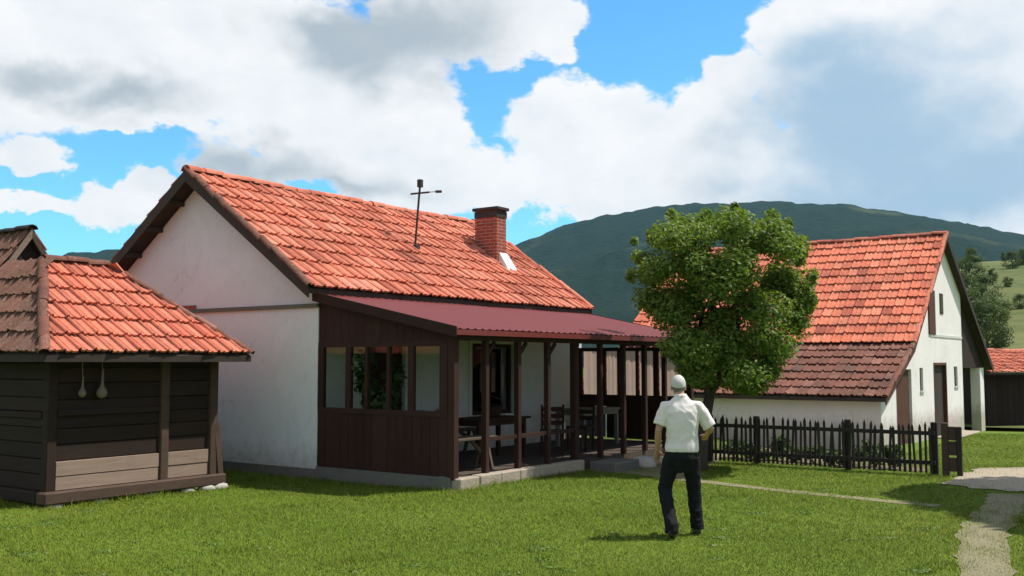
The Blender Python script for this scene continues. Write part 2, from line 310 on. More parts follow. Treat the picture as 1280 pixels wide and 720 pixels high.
def mat_plain(name, a, b, scale=10, rough=0.8, spec=0.2, bump=0.15):
    t = NT(name); n1 = t.noise(scale, 5, 0.6, t.obj); c = t.mix(n1, a, b); t.bump(n1, bump, 0.01); return t.fin(c, rough, spec)
M['skin'] = mat_plain('skin', (0.36, 0.19, 0.125), (0.46, 0.26, 0.18), 20, 0.55, 0.35, 0.05)
M['shirt'] = mat_plain('white_shirt', (0.68, 0.625, 0.59), (0.78, 0.73, 0.70), 7, 0.85, 0.15, 0.5)
M['trousers'] = mat_plain('black_trousers', (0.006, 0.006, 0.007), (0.012, 0.012, 0.014), 9, 0.85, 0.2, 0.5)
M['hair'] = mat_plain('grey_hair', (0.40, 0.38, 0.36), (0.70, 0.67, 0.63), 60, 0.7, 0.25, 0.6)
M['hair_dark'] = mat_plain('nape_hair', (0.10, 0.09, 0.085), (0.22, 0.21, 0.20), 60, 0.7, 0.25, 0.6)
M['shoe'] = mat_plain('black_shoe', (0.010, 0.009, 0.008), (0.02, 0.018, 0.016), 15, 0.45, 0.4, 0.1)
M['belt'] = mat_plain('leather_belt', (0.02, 0.012, 0.008), (0.035, 0.022, 0.015), 15, 0.5, 0.4, 0.1)

# ------------------------------------------------------------------ mesh helpers
def mesh_obj(name, verts, faces, mat, parent=None, smooth=False):
    me = bpy.data.meshes.new(name); me.from_pydata([tuple(v) for v in verts], [], faces); me.update()
    if mat is not None: me.materials.append(M[mat] if isinstance(mat, str) else mat)
    if smooth: me.polygons.foreach_set('use_smooth', [True] * len(me.polygons))
    o = bpy.data.objects.new(name, me); COL.objects.link(o)
    if parent is not None: o.parent = parent
    return o
class MB:
    def __init__(s): s.v = []; s.f = []
    def quadbox(s, pts):                                   # 8 points: bottom 4 (ccw) + top 4
        b = len(s.v); s.v += [Vector(p) for p in pts]
        s.f += [tuple(b + i for i in q) for q in ((3, 2, 1, 0), (4, 5, 6, 7), (0, 1, 5, 4), (1, 2, 6, 5), (2, 3, 7, 6), (3, 0, 4, 7))]
        return s
    def box(s, x0, x1, y0, y1, z0, z1, bev=0.0):
        if bev <= 0:
            return s.quadbox([(x0, y0, z0), (x1, y0, z0), (x1, y1, z0), (x0, y1, z0), (x0, y0, z1), (x1, y0, z1), (x1, y1, z1), (x0, y1, z1)])
        bm = bmesh.new(); bmesh.ops.create_cube(bm, size=1)
        for v in bm.verts: v.co = Vector((x0 if v.co.x < 0 else x1, y0 if v.co.y < 0 else y1, z0 if v.co.z < 0 else z1))
        bmesh.ops.bevel(bm, geom=bm.edges[:], offset=bev, segments=1, affect='EDGES'); return s.add_bm(bm)
    def add_bm(s, bm):
        b = len(s.v); bm.verts.index_update(); s.v += [v.co.copy() for v in bm.verts]
        s.f += [tuple(b + v.index for v in f.verts) for f in bm.faces]; bm.free(); return s
    def bar(s, a, b, w, h, up=(0, 0, 1)):                  # rectangular bar from a to b
        a, b = Vector(a), Vector(b); d = (b - a).normalized(); u = Vector(up)
        if abs(d.dot(u)) > 0.98: u = Vector((1, 0, 0))
        r = d.cross(u).normalized() * (w / 2); u = r.cross(d).normalized() * (h / 2)
        return s.quadbox([a - r - u, a + r - u, b + r - u, b - r - u, a - r + u, a + r + u, b + r + u, b - r + u])
    def tube(s, pts, rad, n=8, cap=True):
        pts = [Vector(p) for p in pts]; rad = rad if isinstance(rad, (list, tuple)) else [rad] * len(pts)
        b = len(s.v); prev = None
        for i, p in enumerate(pts):
            d = (pts[min(i + 1, len(pts) - 1)] - pts[max(i - 1, 0)]).normalized()
            ref = prev if prev is not None else (Vector((1, 0, 0)) if abs(d.x) < 0.9 else Vector((0, 1, 0)))
            x = (ref - d * ref.dot(d)).normalized(); y = d.cross(x); prev = x
            for k in range(n):
                a = 2 * math.pi * k / n; s.v.append(p + (x * math.cos(a) + y * math.sin(a)) * rad[i])
        for i in range(len(pts) - 1):
            for k in range(n):
                s.f.append((b + i * n + k, b + i * n + (k + 1) % n, b + (i + 1) * n + (k + 1) % n, b + (i + 1) * n + k))
        if cap:
            s.f.append(tuple(b + k for k in reversed(range(n)))); s.f.append(tuple(b + (len(pts) - 1) * n + k for k in range(n)))
        return s
    def prism(s, poly, off):                               # planar polygon extruded by vector off
        b = len(s.v); n = len(poly); off = Vector(off); s.v += [Vector(p) for p in poly] + [Vector(p) + off for p in poly]
        s.f.append(tuple(b + i for i in range(n))); s.f.append(tuple(b + n + i for i in reversed(range(n))))
        for i in range(n): s.f.append((b + i, b + n + i, b + n + (i + 1) % n, b + (i + 1) % n))
        return s
    def build(s, name, mat, parent=None, smooth=False):
        o = mesh_obj(name, s.v, s.f, mat, parent, smooth)
        bm = bmesh.new(); bm.from_mesh(o.data); bmesh.ops.recalc_face_normals(bm, faces=bm.faces); bm.to_mesh(o.data); bm.free()
        return o
def empty(name, loc, rz=0.0):
    o = bpy.data.objects.new(name, None); COL.objects.link(o); o.location = loc; o.rotation_euler = (0, 0, rz); o.empty_display_size = 0.2
    return o
def tag(o, label=None, cat=None, group=None, kind=None):
    for k, v in (('label', label), ('category', cat), ('group', group), ('kind', kind)):
        if v: o[k] = v
    return o
def copy_tree(o, parent=None):
    c = o.copy(); COL.objects.link(c); c.parent = parent
    for ch in list(o.children): copy_tree(ch, c)
    return c
def smooth01(a, b, x):
    k = np.clip((np.asarray(x, float) - a) / (b - a), 0, 1); return k * k * (3 - 2 * k)
def ground_z(x, y):
    return -0.30 * smooth01(4.2, 6.8, x) * smooth01(17.0, 22.0, y) - 0.35 * smooth01(13, 17, x) * smooth01(28, 36, y) + 0.03 * np.sin(np.asarray(x) * 0.7 + 1.1) * np.sin(np.asarray(y) * 0.55) * smooth01(3, 9, y)

TH = R(54.7); U = Vector((math.cos(TH), math.sin(TH), 0)); W = Vector((-math.sin(TH), math.cos(TH), 0))

# ------------------------------------------------------------------ tiles
def tile_mesh(name, w, course, mat, seed):
    rr = random.Random(seed)
    fr = [0, .05, .13, .20, .26, .46, .52, .60, .66, .90, 1.0]
    zz = [.006, .030, .042, .030, .006, .003, .016, .016, .003, .003, .010]
    L = course * 1.14; v = []; f = []; n = len(fr)
    for (y, lift, dz) in ((0, 0.048, 0), (L, 0.004, 0), (0.004, 0.048, -0.03)):
        for a, z in zip(fr, zz):
            v.append((a * w, y + rr.uniform(-.004, .004) * (y == 0), max(z + lift + dz, lift * 0 - 0.012)))
    for i in range(n - 1):
        f.append((i, i + 1, n + i + 1, n + i)); f.append((2 * n + i, 2 * n + i + 1, i + 1, i))
    me = bpy.data.meshes.new(name); me.from_pydata(v, [], f); me.materials.append(M[mat]); me.update(); return me
def inside(poly, p):
    s = 0
    for i in range(len(poly)):
        a, b = poly[i], poly[(i + 1) % len(poly)]
        if (b[0] - a[0]) * (p[1] - a[1]) - (b[1] - a[1]) * (p[0] - a[0]) < -1e-6: return False
    return True
def lay_tiles(roof, origin, xd, yd, poly, w, course, mat, limit, seed, name='tile', stuff_name='tiles_beyond', eye=None):
    """poly: ccw convex polygon in (along eave, up slope) coordinates; tiles crossing it are cut."""
    rr = random.Random(seed)
    origin, xd, yd = Vector(origin), Vector(xd).normalized(), Vector(yd).normalized(); nd = xd.cross(yd)
    base = Matrix((xd.to_4d(), yd.to_4d(), nd.to_4d(), origin.to_4d())).transposed()
    for i in range(3):
        for r_ in range(4): base[3][r_] = 1.0 if r_ == 3 else 0.0
    protos = [tile_mesh('tile_mesh', w, course, mat, seed * 7 + k) for k in range(3)]
    x0 = min(p[0] for p in poly); x1 = max(p[0] for p in poly); y0 = min(p[1] for p in poly); y1 = max(p[1] for p in poly)
    rows = int(math.ceil((y1 - y0) / course - 0.15)); cols = int(math.ceil((x1 - x0) / w - 0.05))
    items = []
    for j in range(rows):
        for i in range(cols):
            px, py = x0 + i * w, y0 + j * course
            cs = [(px, py), (px + w, py), (px + w, py + course), (px, py + course)]
            ins = [inside(poly, c) for c in cs]
            ctr = (px + w / 2, py + course / 2)
            if not any(ins) and not inside(poly, ctr): continue
            Mx = base @ Matrix.Translation((px, py + rr.gauss(0, .008), rr.uniform(-.003, .010))) @ Matrix.Translation((w / 2, 0, 0)) @ Matrix.Rotation(rr.gauss(0, .022), 4, 'Z') @ Matrix.Rotation(rr.gauss(0, .010), 4, 'X') @ Matrix.Rotation(rr.gauss(0, .016), 4, 'Y') @ Matrix.Translation((-w / 2, 0, 0))
            full = all(inside(poly, (a, b)) for (a, b) in cs[:2]) and (all(ins) or j == rows - 1)
            me = protos[rr.randrange(3)]
            if not full:
                bm = bmesh.new(); bm.from_mesh(me)
                inv = (base.inverted() @ Mx).inverted()
                for k in range(len(poly)):
                    a, b = Vector((*poly[k], 0)), Vector((*poly[(k + 1) % len(poly)], 0))
                    if abs(a.y - b.y) < 1e-6 and a.y < y0 + 1e-4: continue
                    nrm = Vector((b.y - a.y, a.x - b.x, 0)).normalized()
                    bmesh.ops.bisect_plane(bm, geom=bm.verts[:] + bm.edges[:] + bm.faces[:], plane_co=inv @ a, plane_no=(inv.to_3x3() @ nrm), clear_outer=True)
                if len(bm.faces) < 2: bm.free(); continue
                me = bpy.data.meshes.new('tile_mesh_cut'); bm.to_mesh(me); bm.free(); me.materials.append(M[mat]) if not me.materials else None
            wp = roof.matrix_world @ (Mx @ Vector((w / 2, course / 2, 0)))
            items.append((wp.length, Mx, me))
    items.sort(key=lambda q: q[0])
    for d, Mx, me in items[:limit]:
        o = bpy.data.objects.new(name, me); COL.objects.link(o); o.parent = roof; o.matrix_basis = Mx
    rest = items[limit:]
    if rest:
        v = []; f = []
        for d, Mx, me in rest:
            b = len(v); v += [Mx @ q.co for q in me.vertices]; f += [tuple(b + k for k in p.vertices) for p in me.polygons]
        o = mesh_obj(stuff_name, v, f, mat, roof); o['kind'] = 'stuff'
    return len(items)
def cap_mesh(r, L, mat):
    mb = MB(); n = 8
    v = []; f = []
    for (y, rr_) in ((0, r * 1.08), (L, r * 0.94)):
        for k in range(n + 1):
            a = math.pi * k / n; v.append((math.cos(a) * rr_, y, math.sin(a) * rr_ * 0.8))
    m = n + 1
    for k in range(n): f.append((k + 1, k, m + k, m + k + 1))
    b = len(v); v += [(x * 0.84, y, z * 0.82) for (x, y, z) in v[:m]]
    for k in range(n): f.append((k, k + 1, b + k + 1, b + k))
    me = bpy.data.meshes.new('cap_mesh'); me.from_pydata(v, [], f); me.materials.append(M[mat]); me.update(); return me
def lay_caps(roof, a, b, mat, up, r=0.11, L=0.42, name='ridge_tile', seed=1, lift=0.0):
    rr = random.Random(seed); a, b = Vector(a), Vector(b); d = (b - a); n = max(1, round(d.length / (L * 0.9))); st = d / n; d.normalize()
    x = d.cross(Vector(up)).normalized(); z = x.cross(d).normalized(); me = cap_mesh(r, L, mat)
    for i in range(n):
        p = a + st * i + z * (lift + rr.uniform(-.012, .016) - (.035 * math.sin(math.pi * i / n) if (b - a).length > 5 else 0))
        Mx = Matrix.Identity(4)
        for k, ax in enumerate((x, d, z)):
            for j in range(3): Mx[j][k] = ax[j]
        Mx.translation = p
        o = bpy.data.objects.new(name, me); COL.objects.link(o); o.parent = roof
        o.matrix_basis = Mx @ Matrix.Rotation(rr.gauss(0, .03), 4, 'Z') @ Matrix.Rotation(0.05 + rr.gauss(0, .015), 4, 'X')

# ------------------------------------------------------------------ terrain
def build_ground():
    xs = np.concatenate([np.linspace(-4000, -60, 14), np.linspace(-45, 45, 361), np.linspace(60, 4000, 14)])
    ys = np.concatenate([np.linspace(-1500, -40, 10), np.linspace(-20, 60, 321), np.linspace(75, 4000, 20)])
    X, Y = np.meshgrid(xs, ys); Z = ground_z(X, Y)
    v = np.stack([X, Y, Z], -1).reshape(-1, 3); nx = len(xs)
    f = [(j * nx + i, j * nx + i + 1, (j + 1) * nx + i + 1, (j + 1) * nx + i) for j in range(len(ys) - 1) for i in range(nx - 1)]
    o = mesh_obj('ground', v, f, 'turf', smooth=True); tag(o, 'mown green lawn of the farmyard', 'ground', kind='structure')
build_ground()

def interp(pts, x):
    a = np.array(pts, float); return np.interp(x, a[:, 0], a[:, 1])
def fbm(x, y, s, o=5, seed=0.0):
    return mnoise.fractal(Vector((x * s + seed, y * s - seed, seed * 1.7)), 0.9, 2.1, o)
def build_mountain():
    sil = [(-900, 385), (-400, 350), (-150, 332), (40, 326), (85, 311), (150, 306), (300, 297), (470, 300), (560, 312), (650, 300), (700, 279), (760, 262), (860, 249),
           (980, 246), (1060, 250), (1160, 265), (1280, 287), (1400, 310), (1600, 345), (2000, 380), (2600, 400)]
    na, nr = 640, 64; az = np.linspace(-1.15, 1.15, na); rs = np.linspace(420, 2700, nr)
    v = []; HA = {}
    for a in az:
        px = 640 + F_PX * math.tan(a) / math.cos(PITCH); _, el = px_dir(px, float(interp(sil, px)))
        HA[a] = math.tan(max(el, 0.0)) * 1650 * 0.985 + CAM_H
    for r in rs:
        k = (r - 420) / (1650 - 420)
        prof = (k ** 1.25 if k < 1 else max(0.0, 1 - ((r - 1650) / 1100) ** 1.4)) if k > 0 else 0
        for a in az:
            H = HA[a]
            x_, y_ = r * math.sin(a), r * math.cos(a)
            n = fbm(x_, y_, 0.0022, 6, 3.1)
            n2 = fbm(x_, y_, 0.030, 4, 7.7)
            mid = 4 * min(max(k, 0), 1) * (1 - min(max(k, 0), 1))
            v.append((x_, y_, -3 + H * prof + mid * n * 34 + (n2 * 4.6) * min(1, prof * 4)))
    f = [(j * na + i, j * na + i + 1, (j + 1) * na + i + 1, (j + 1) * na + i) for j in range(nr - 1) for i in range(na - 1)]
    o = mesh_obj('mountain', v, f, 'forest', smooth=True); tag(o, 'dark forested mountain ridge behind the houses', 'mountain', kind='structure')
build_mountain()

def hill_z(x, y):
    a = math.atan2(x, y)
    k = float(smooth01(0.27, 0.40, a)); d = math.hypot(x, y)
    h = 22.5 * float(smooth01(50, 235, d)) - 6 * float(smooth01(235, 420, d))
    return k * h * (1 + 0.05 * fbm(x, y, 0.02, 4, 2.0)) - 0.5 + 0.0 * d
def build_hill():
    na, nr = 90, 70; az = np.linspace(0.22, 1.1, na); rs = np.linspace(40, 430, nr); v = []
    for r in rs:
        for a in az:
            x_, y_ = r * math.sin(a), r * math.cos(a); v.append((x_, y_, hill_z(x_, y_)))
    f = [(j * na + i, j * na + i + 1, (j + 1) * na + i + 1, (j + 1) * na + i) for j in range(nr - 1) for i in range(na - 1)]
    o = mesh_obj('hill', v, f, 'meadow', smooth=True); tag(o, 'sunlit green meadow hillside behind the cottage', 'hill', kind='structure')
build_hill()

def sheet(name, outline, mat, lift, label, wob=0.05, seed=0, dens=0.18):
    """irregular ground sheet following the ground, filled from a closed outline."""
    rr = random.Random(seed); pts = []
    n = len(outline)
    for i in range(n):
        a, b = Vector(outline[i]), Vector(outline[(i + 1) % n]); k = max(1, int((b - a).length / dens))
        for j in range(k):
            p = a.lerp(b, j / k); q = Vector((p.x + rr.uniform(-wob, wob), p.y + rr.uniform(-wob, wob))); pts.append(q)
    bm = bmesh.new(); vs = [bm.verts.new((p.x, p.y, 0)) for p in pts]; bm.faces.new(vs)
    bmesh.ops.triangulate(bm, faces=bm.faces[:])
    bmesh.ops.subdivide_edges(bm, edges=bm.edges[:], cuts=2, use_grid_fill=True)
    for v in bm.verts: v.co.z = float(ground_z(v.co.x, v.co.y)) + lift
    bmesh.ops.recalc_face_normals(bm, faces=bm.faces)
    if bm.faces[:][0].normal.z < 0: bmesh.ops.reverse_faces(bm, faces=bm.faces[:])
    me = bpy.data.meshes.new(name); bm.to_mesh(me); bm.free(); me.materials.append(M[mat]); o = bpy.data.objects.new(name, me); COL.objects.link(o)
    return tag(o, label, 'path', kind='structure')
def band(line, w0, w1):
    L_, R_ = [], []
    for i, p in enumerate(line):
        a = Vector(line[max(i - 1, 0)]); b = Vector(line[min(i + 1, len(line) - 1)]); d = (b - a).normalized(); nrm = Vector((-d.y, d.x))
        w = w0 + (w1 - w0) * i / (len(line) - 1); L_.append(Vector(p) + nrm * w / 2); R_.append(Vector(p) - nrm * w / 2)
    return R_ + L_[::-1]
KERB = [(2.3, 16.2), (2.9, 15.6), (3.8, 14.75), (4.7, 13.95), (5.55, 13.15)]
TRACK = [(3.3, 6.8), (3.75, 8.0), (4.3, 9.3), (4.85, 10.5), (5.45, 11.6), (6.2, 12.8), (7.0, 14.2)]
GRAVEL = [(6.5, 15.3), (7.0, 14.5), (8.2, 14.2), (10.5, 14.0), (14, 14.6), (16.5, 17.5), (14, 18.9), (11, 18.6), (9.3, 18.2), (8.2, 17.6), (7.3, 16.5)]
PORCHSIDE = [(1.35, 17.1), (2.1, 16.3), (2.9, 15.75), (3.3, 17.5), (4.5, 20.2), (3.9, 20.9), (3.2, 20.0)]
sheet('trodden_path', band(KERB, 0.34, 0.26), 'dirt', 0.008, 'thin pale trodden path crossing the lawn from the porch to the gravel', 0.03, 3)
sheet('worn_track', band(TRACK, 0.38, 0.55), 'dirt', 0.011, 'worn bare earth track in the grass at the lower right', 0.045, 4)
sheet('gravel_path', GRAVEL, 'gravel', 0.015, 'pale gravel path leading to the white cottage', 0.10, 5)
BOUNCE_BED = [(4.1, 18.75), (7.0, 16.95), (8.5, 20.4), (8.9, 23.6), (6.0, 25.8), (4.6, 24.0)]
sheet('bounce_bed', BOUNCE_BED, 'earth', 0.006, 'brown earth added between the picket fence and the cottage to warm the bounce light', 0.08, 9, 0.3)  # added brown ground, warms the light bounced onto the cottage front
sheet('bare_earth', PORCHSIDE, 'dirt', 0.006, 'shaded bare earth beside the end of the porch', 0.08, 6)

# ------------------------------------------------------------------ farmhouse
HX0, HX1, HD = 0.0, 8.05, 6.10
RY, RZ, EZ, EY = 3.05, 5.21, 3.02, -0.10
house = empty('farmhouse', (-3.09, 15.95, 0), TH)
tag(house, 'white farmhouse with orange tiled gable roof, brick chimney and dark timber porch', 'house')
bpy.context.view_layer.update()
def build_house():
    sl_ = (RZ - EZ) / (RY - EY)
    # walls (20 mm step between the wall and the gable above it)
    zt = 2.76; T = 0.35
    # gable walls
    for (xa, xb, nm) in ((HX0, HX0 + T, 'gable_wall'), (HX1 - T, HX1, 'gable_wall')):
        MB().box(xa, xb, 0, HD, -0.2, zt).build(nm, 'plaster', house)
        s = 0.025
        xa2, xb2 = (xa + s, xb) if xa == HX0 else (xa, xb - s)
        zu = lambda y: RZ - 0.14 - abs(y - RY) * sl_
        poly = [(xa2, 0.02, zt), (xa2, HD - 0.02, zt), (xa2, HD - 0.02, zu(HD - 0.02)), (xa2, RY, zu(RY)), (xa2, 0.02, zu(0.02))]
        MB().prism(poly, (xb2 - xa2, 0, 0)).build('gable_top', 'plaster_gable', house)
    MB().box(-0.05, -0.0, -.02, HD, zt - .045, zt).box(-0.028, 0.024, 0.0, HD, zt, zt + .018).build('string_course', 'plinth', house)
    MB().box(-0.02, 0.0, 3.1, 4.7, zt + 0.02, zt + 0.09).build('brick_ledge', 'brick', house)
    MB().box(HX0 + T, HX1 - T, HD - T, HD, -0.2, 2.80).build('rear_wall', 'plaster', house)
    # front wall with window and door openings
    def wall_with(openings, z1):
        mb = MB(); x = HX0 + T
        for (a, b, z0, zz) in openings:
            mb.box(x, a, 0, T, -0.2, z1); 
            if z0 > -0.2: mb.box(a, b, 0, T, -0.2, z0)
            mb.box(a, b, 0, T, zz, z1); x = b
        mb.box(x, HX1 - T, 0, T, -0.2, z1); return mb
    ops = [(1.2, 2.1, 0.25, 2.22), (4.0, 5.45, 0.82, 2.20)]
    wall_with(ops, 2.86).build('front_wall', 'plaster', house)
    MB().box(-0.035, 0.0, 0.0, HD, -0.2, 0.16).box(0, 0.34, -0.03, 0.0, -0.2, 0.16).build('plinth', 'plinth', house)
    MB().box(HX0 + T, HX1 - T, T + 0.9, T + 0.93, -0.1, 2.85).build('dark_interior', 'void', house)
    # window
    a, b, z0, z1 = ops[1]
    w = MB().box(a, a + .07, .10, .17, z0, z1).box(b - .07, b, .10, .17, z0, z1).box(a + .07, b - .07, .10, .17, z1 - .07, z1).box(a + .07, b - .07, .10, .17, z0, z0 + .07).box((a + b) / 2 - .04, (a + b) / 2 + .04, .09, .16, z0 + .07, z1 - .07).build('window', 'wood_porch', house)
    for k in (0, 1):
        xa = a + .07 if k == 0 else (a + b) / 2 + .04; xb = (a + b) / 2 - .04 if k == 0 else b - .07
        MB().box(xa, xb, .125, .131, z0 + .07, z1 - .07).build('pane', 'glass', w)
    MB().box(a - .06, b + .06, -.05, .10, z0 - .05, z0).build('sill', 'white_paint', w)
    MB().box(a - .09, a, -.025, .0, z0, z1 + .09).box(b, b + .09, -.025, .0, z0, z1 + .09).box(a, b, -.025, .0, z1, z1 + .09).build('frame', 'white_paint', w)
    cu = MB(); xs = np.linspace(a + .10, (a + b) / 2 - 0.1, 14)
    for i in range(13):
        y_ = .24 + .02 * math.sin(i * 1.4); y2 = .24 + .02 * math.sin((i + 1) * 1.4); cu.quadbox([(xs[i], y_, z1 - .62 + .02 * i), (xs[i + 1], y2, z1 - .60 + .02 * i), (xs[i + 1], y2 + .008, z1 - .60 + .02 * i), (xs[i], y_ + .008, z1 - .62 + .02 * i), (xs[i], y_, z1 - .06), (xs[i + 1], y2, z1 - .06), (xs[i + 1], y2 + .008, z1 - .06), (xs[i], y_ + .008, z1 - .06)])
    cu.build('curtain', 'cloth_red', w)
    # door
    a, b, z0, z1 = ops[0]
    d = MB().box(a + .06, b - .06, .12, .17, z0, z1 - .06).build('door', 'wood_porch', house)
    MB().box(a, a + .06, .08, .2, z0, z1).box(b - .06, b, .08, .2, z0, z1).box(a + .06, b - .06, .08, .2, z1 - .06, z1).build('frame', 'wood_rail', d)
    MB().box(b - .2, b - .12, .07, .12, 1.15, 1.2).build('handle', 'iron', d)
    # main roof
    x0, x1 = -0.32, HX1 + 0.30
    nrm = Vector((0, -sl_, 1)).normalized(); yb = 2 * RY - EY
    deck = MB().prism([(x0 + .03, EY, EZ - .02), (x0 + .03, RY, RZ - .02), (x0 + .03, yb, EZ - .02), (x0 + .03, yb, EZ - .10), (x0 + .03, RY, RZ - .11), (x0 + .03, EY, EZ - .10)], (x1 - x0 - .06, 0, 0))
    roof = deck.build('roof', 'wood_verge', house); bpy.context.view_layer.update()
    slope = math.hypot(RY - EY, RZ - EZ); cs = slope / 9; wt = (x1 - x0) / 33
    lay_tiles(roof, (x0, EY - .03, EZ - .02), (1, 0, 0), (0, RY - EY, RZ - EZ), [(0, 0), (x1 - x0, 0), (x1 - x0, slope), (0, slope)], wt, cs, 'tile', 300, 11)
    lay_tiles(roof, (x1, yb + .03, EZ - .02), (-1, 0, 0), (0, RY - yb, RZ - EZ), [(0, 0), (x1 - x0, 0), (x1 - x0, slope), (0, slope)], wt, cs, 'tile', 0, 12, stuff_name='rear_tiles')
    lay_caps(roof, (x0, RY, RZ + .0), (x1, RY, RZ + .0), 'tile', (0, 0, 1), 0.12, 0.40, seed=5)
    # verge boards and mortar line along the near verge
    for sgn, ye in ((1, EY), (-1, yb)):
        for xx in (x0 - .005, x1 - .025):
            MB().prism([(xx, ye, EZ + .03), (xx, RY, RZ + .03), (xx, RY, RZ - .19), (xx, ye, EZ - .17)], (.03, 0, 0)).build('verge_board', 'wood_verge', roof)
    lay_caps(roof, (x0 + .02, EY - .02, EZ + .02), (x0 + .02, RY, RZ + .02), 'tile_old', nrm, 0.075, 0.40, 'verge_tile', 8)
    lay_caps(roof, (x1 - .02, EY - .02, EZ + .02), (x1 - .02, RY, RZ + .02), 'tile', nrm, 0.075, 0.40, 'verge_tile', 9)
    # soffit rafters under the near gable overhang, left slope
    for k in range(5):
        y = RY + 0.5 + k * 0.62; z = RZ - .115 - (y - RY) * sl_
        MB().box(x0 + .03, 0.02, y - .04, y + .04, z - .09, z - .005).build('purlin_end', 'wood_verge', roof)
    # chimney on the front slope
    cx, cy = 6.80, 1.62; cz = EZ + (cy - EY) * sl_
    ch = MB().box(cx - .18, cx + .18, cy - .30, cy + .30, cz - .45, cz + 1.02).build('chimney', 'brick', roof)
    MB().box(cx - .23, cx + .23, cy - .36, cy + .36, cz + 1.02, cz + 1.09, .012).build('chimney_cap', 'cap', ch)
    MB().box(cx - .195, cx + .195, cy - .315, cy + .315, cz + .86, cz + 1.0).build('chimney_collar', 'cap', ch)
    zf = lambda y: EZ + (y - EY) * sl_ + .055
    MB().quadbox([(cx - .10, cy - .56, zf(cy - .56)), (cx + .27, cy - .56, zf(cy - .56)), (cx + .24, cy - .302, zf(cy - .302)), (cx - .10, cy - .302, zf(cy - .302)),
                  (cx - .08, cy - .51, zf(cy - .56) + .08), (cx + .24, cy - .51, zf(cy - .56) + .08), (cx + .22, cy - .302, zf(cy - .302) + .22), (cx - .08, cy - .302, zf(cy - .302) + .22)]).build('flashing', 'cement_white', ch)
    # ---------- porch
    PY, PX1 = -2.72, 7.90; px0, px1 = -0.14, 8.15
    zw, ze, ye = 2.93, 2.32, -2.92; ps = (zw - ze) / (-ye); tilt = 0.055
    zr = lambda y: zw + y * ps
    proof = MB()
    for k in range(14):
        x = 0.05 + k * 0.615; proof.bar((x, -.02, zr(-.02) - .07), (x, ye + .06, zr(ye + .06) - .07), .06, .09)
    pr = proof.build('porch_roof', 'wood_rail', house)
    ns = 8; wsh = (px1 - px0) / ns
    for k in range(ns):
        prof = []; m = 24
        for i in range(m + 1):
            q = i / m; ph = (q * 6) % 1.0; h = 0.018 if 0.3 < ph < 0.62 else 0.0
            prof.append((px0 + k * wsh + q * (wsh + .03), h + (.004 if k % 2 else 0)))
        v = []; f = []
        for (y, dz) in ((.0, .0), (ye, 0)):
            for (x, h) in prof: v.append((x, y, zr(y) + h))
        for (y, dz) in ((.0, .0), (ye, 0)):
            for (x, h) in prof: v.append((x, y, zr(y) + h - .006))
        n = m + 1
        for i in range(m):
            f += [(i, i + 1, n + i + 1, n + i), (3 * n + i, 3 * n + i + 1, 2 * n + i + 1, 2 * n + i), (n + i, n + i + 1, 3 * n + i + 1, 3 * n + i)]
        mesh_obj('roof_sheet', v, f, 'sheet', pr)
    MB().box(px0, px1, ye - .012, ye + .012, zr(ye) - .09, zr(ye) - .012).build('fascia', 'sheet', pr)
    for xx in (px0 - .004, px1 + .01):
        MB().prism([(xx, 0, zr(0) + .03), (xx, ye, zr(ye) + .03), (xx, ye, zr(ye) - .12), (xx, 0, zr(0) - .12)], (.026, 0, 0)).build('rake_board', 'wood_rail', pr)
    # floor and stone edge
    MB().box(0.02, PX1 + .06, PY + .02, 0, -.2, .17).build('porch_floor', 'porch_floor', house)
    x = 0.02; rr = random.Random(3); seg = []
    while x < 3.42:
        L_ = rr.uniform(.42, .62); xe = min(x + L_, 3.42); seg.append((x, xe)); x = xe
    for (a_, b_) in seg:
        MB().box(a_ + .004, b_ - .004, PY - .16 + rr.uniform(-.012, .012), PY + .02, -.2, .19 + rr.uniform(-.006, .006), .012).build('sill_stone', 'concrete', house)
    # posts, head beam
    MB().box(0.0, PX1 + .06, PY - .05, PY + .07, 2.16, 2.27).build('head_beam', 'wood_rail', house)
    posts = [0.06] + [0.83 + .845 * k for k in range(4)] + [4.22, 5.06, 5.9, 6.74] + [PX1]
    for i, x in enumerate(posts):
        wd = .06 if i in (0, 4, len(posts) - 1) else .045
        MB().box(x - wd, x + wd, PY - wd + .01, PY + wd + .01, .165, 2.165, .008).build('post', 'wood_porch', house)
    for i in range(1, 4):       # small braces at the post heads
        x = posts[i]; MB().bar((x, PY + .01, 1.92), (x + .24, PY + .01, 2.15), .04, .05).build('brace', 'wood_rail', house)
    # low rails between the posts
    for i in range(1, 4):
        MB().box(posts[i] + .046, posts[i + 1] - .061, PY - .015, PY + .03, .66, .72).build('rail', 'wood_rail', house)
    # end screens of the porch: boards below, panes above
    for (sx, sgn) in ((0.035, 0), (PX1 - .02, 1)):
        scn = MB().box(sx - .03, sx + .03, PY + .075, -.005, 1.05, 1.13).box(sx - .03, sx + .03, PY + .075, -.005, 2.075, 2.155).build('porch_screen', 'wood_rail', house)
        span = -.005 - (PY + .075); yA = -.005
        fr_ = [0.0, .045, .23, .27, .385, .405, .555, .575, .715, .755, .945, 1.0]
        for k in range(0, len(fr_), 2):
            ya, yb_ = yA - span * fr_[k], yA - span * fr_[k + 1]
            MB().box(sx - .034, sx + .034, yb_, ya, 1.13, 2.075).build('mullion', 'wood_porch', scn)
            if k + 2 < len(fr_):
                MB().box(sx - .004, sx + .002, yA - span * fr_[k + 2], yb_, 1.13, 2.075).build('pane', 'glass', scn)
